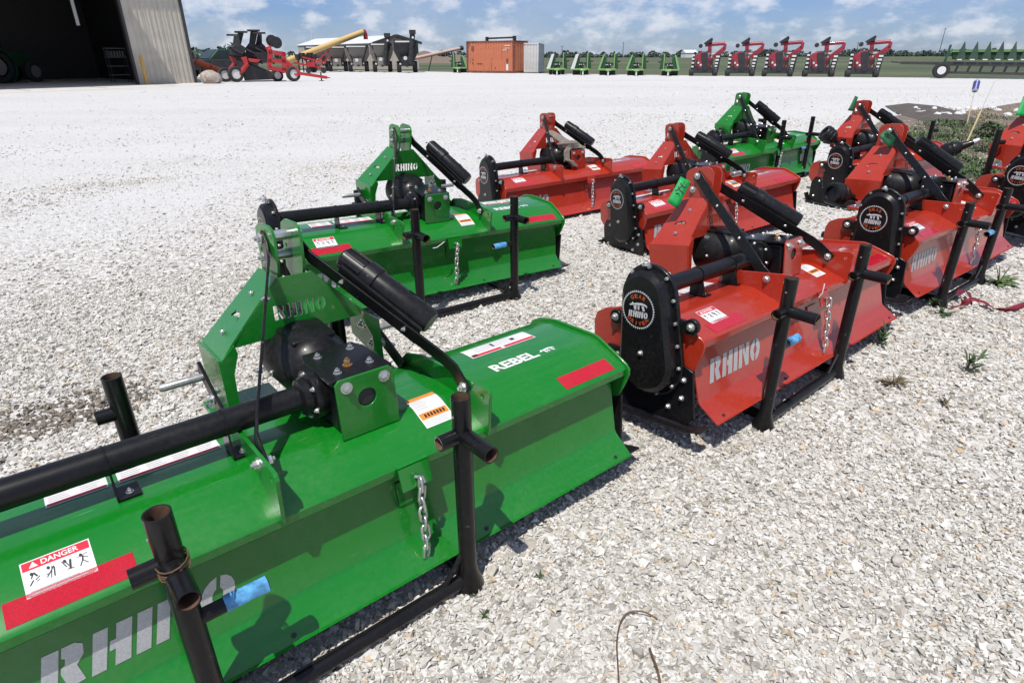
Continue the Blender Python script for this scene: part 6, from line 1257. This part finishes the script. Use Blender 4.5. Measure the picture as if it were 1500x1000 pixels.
for i in range(9000):
    u, v_ = g3.uniform(1290, 1600), g3.uniform(160, 275)
    lo = 168 + 0.0 * u if u < 1400 else 166 - (u - 1400) * 0.10
    if v_ < lo or (u < 1345 and v_ < 185) or v_ > 190 + (u - 1290) * 0.75: continue
    if v_ < 183 and u < 1425: continue
    p = ground(u, v_); den = math.sin(p.x * 1.9) * math.sin(p.y * 1.3) + 0.5 * math.sin(p.x * 4.1 + p.y * 3)
    if den < -0.35 or (v_ > 205 and g3.uniform() < 0.6): continue
    hgt = 0.035 + 0.05 * max(0, den) + g3.uniform(0, 0.04); key = 'straw' if (v_ < lo + 12 or den < -0.1) and g3.uniform() < 0.7 else ('leaf_pale' if g3.uniform() < 0.25 else 'leaf')
    for j in range(5): leaf_blade(mbs[key], p + Vector((g3.normal(0, 0.07), g3.normal(0, 0.07), g3.uniform(0.01, hgt * 0.7))), g3.uniform(0, 6.28), hgt * g3.uniform(0.5, 1.0), hgt * g3.uniform(0.12, 0.26), g3.uniform(0.2, 1.2), 0, g3.uniform(0.2, 0.8))
for key, lab in (('leaf', 'tangle of green weeds on the bank at the right'), ('leaf_pale', 'pale green weeds scattered through the bank at the right'), ('straw', 'dry straw-coloured grass along the far side of the weed bank')):
    o = mbs[key].build('weeds', key, None, 80, recalc=False); tag(o, lab, 'weeds', kind='stuff')
def bush(px, py, size, mat, lab, seed, n=420):
    rr = random.Random(seed); rt = empty('leafy_weed', ground(px, py)); mb = MB()
    for i in range(n):
        a, q, zz = rr.uniform(0, 6.28), math.sqrt(rr.random()), rr.random(); f_ = math.sin(math.pi * (0.15 + 0.8 * zz)) ** 0.7
        leaf_blade(mb, Vector((size * 0.55 * q * f_ * math.cos(a), size * 0.45 * q * f_ * math.sin(a), 0.02 + size * 0.62 * zz)), rr.uniform(0, 6.28), size * rr.uniform(0.10, 0.2), size * rr.uniform(0.06, 0.10), rr.uniform(-0.2, 0.9), 0, 0.5)
    mb.build('leaves', mat, rt, 80, recalc=False); mb = MB()
    for i in range(5): a = rr.uniform(0, 6.28); mb.tube([(0, 0, 0), (0.2 * size * math.cos(a), 0.2 * size * math.sin(a), size * 0.5)], [0.02 * size, 0.01 * size], 6)
    mb.build('stem', mat, rt); tag(rt, lab, 'plant')
bush(1445, 204, 0.42, 'leaf', 'dark leafy weed clump behind the two thin stakes', 31)
bush(1440, 224, 0.30, 'leaf_pale', 'pale broad-leaved weed in front of the dark leafy clump', 32, 160)
def stick(pb, pt, lab, can=False):
    b_ = ground(*pb); t_ = at_depth(*pt, b_); t_.z = max(t_.z, 0.2); rt = empty('marker_stake', b_); mb = MB(); d = t_ - b_; mb.tube([(0, 0, 0), d * 0.55], 0.012, 8); mb.build('wooden_part', 'stake', rt); mb = MB(); mb.tube([d * 0.55, d], 0.006, 8); mb.build('wire_part', 'decal_grey', rt); tag(rt, lab, 'stake', 'thin stakes in the weed bank'); return t_, d
t_, d = stick((1416, 183), (1428, 133), 'thin stake carrying a drink can in the weed bank')
mb = MB(); cz = d.normalized(); mb.lathe([(-0.02, 0.045), (0.0, 0.056), (0.02, 0.060)], t_, cz, 18, 1); mb.lathe([(0.02, 0.060), (0.19, 0.060)], t_, cz, 18, 0); mb.lathe([(0.19, 0.060), (0.215, 0.048), (0.22, 0.044)], t_, cz, 18, 1); o = mb.build('drink_can', ['can_blue', 'alu'], None); tag(o, 'blue and silver drink can stuck upside down on a thin stake', 'can')
stick((1414, 213), (1457, 119), 'taller thin bare stake leaning right in the weed bank')
for i in range(22):
    u, v_ = g3.uniform(1340, 1500), g3.uniform(160, 172); p = ground(u, v_); rock_obj('rubble_stone', p + Vector((0, 0, 0.03)), g3.uniform(0.05, 0.14), g3.uniform(0.05, 0.12), g3.uniform(0.04, 0.08), 'container_white', 'pale rubble stone along the far edge of the weed bank', 'stone', 100 + i, 'pale rubble stones edging the weed bank')
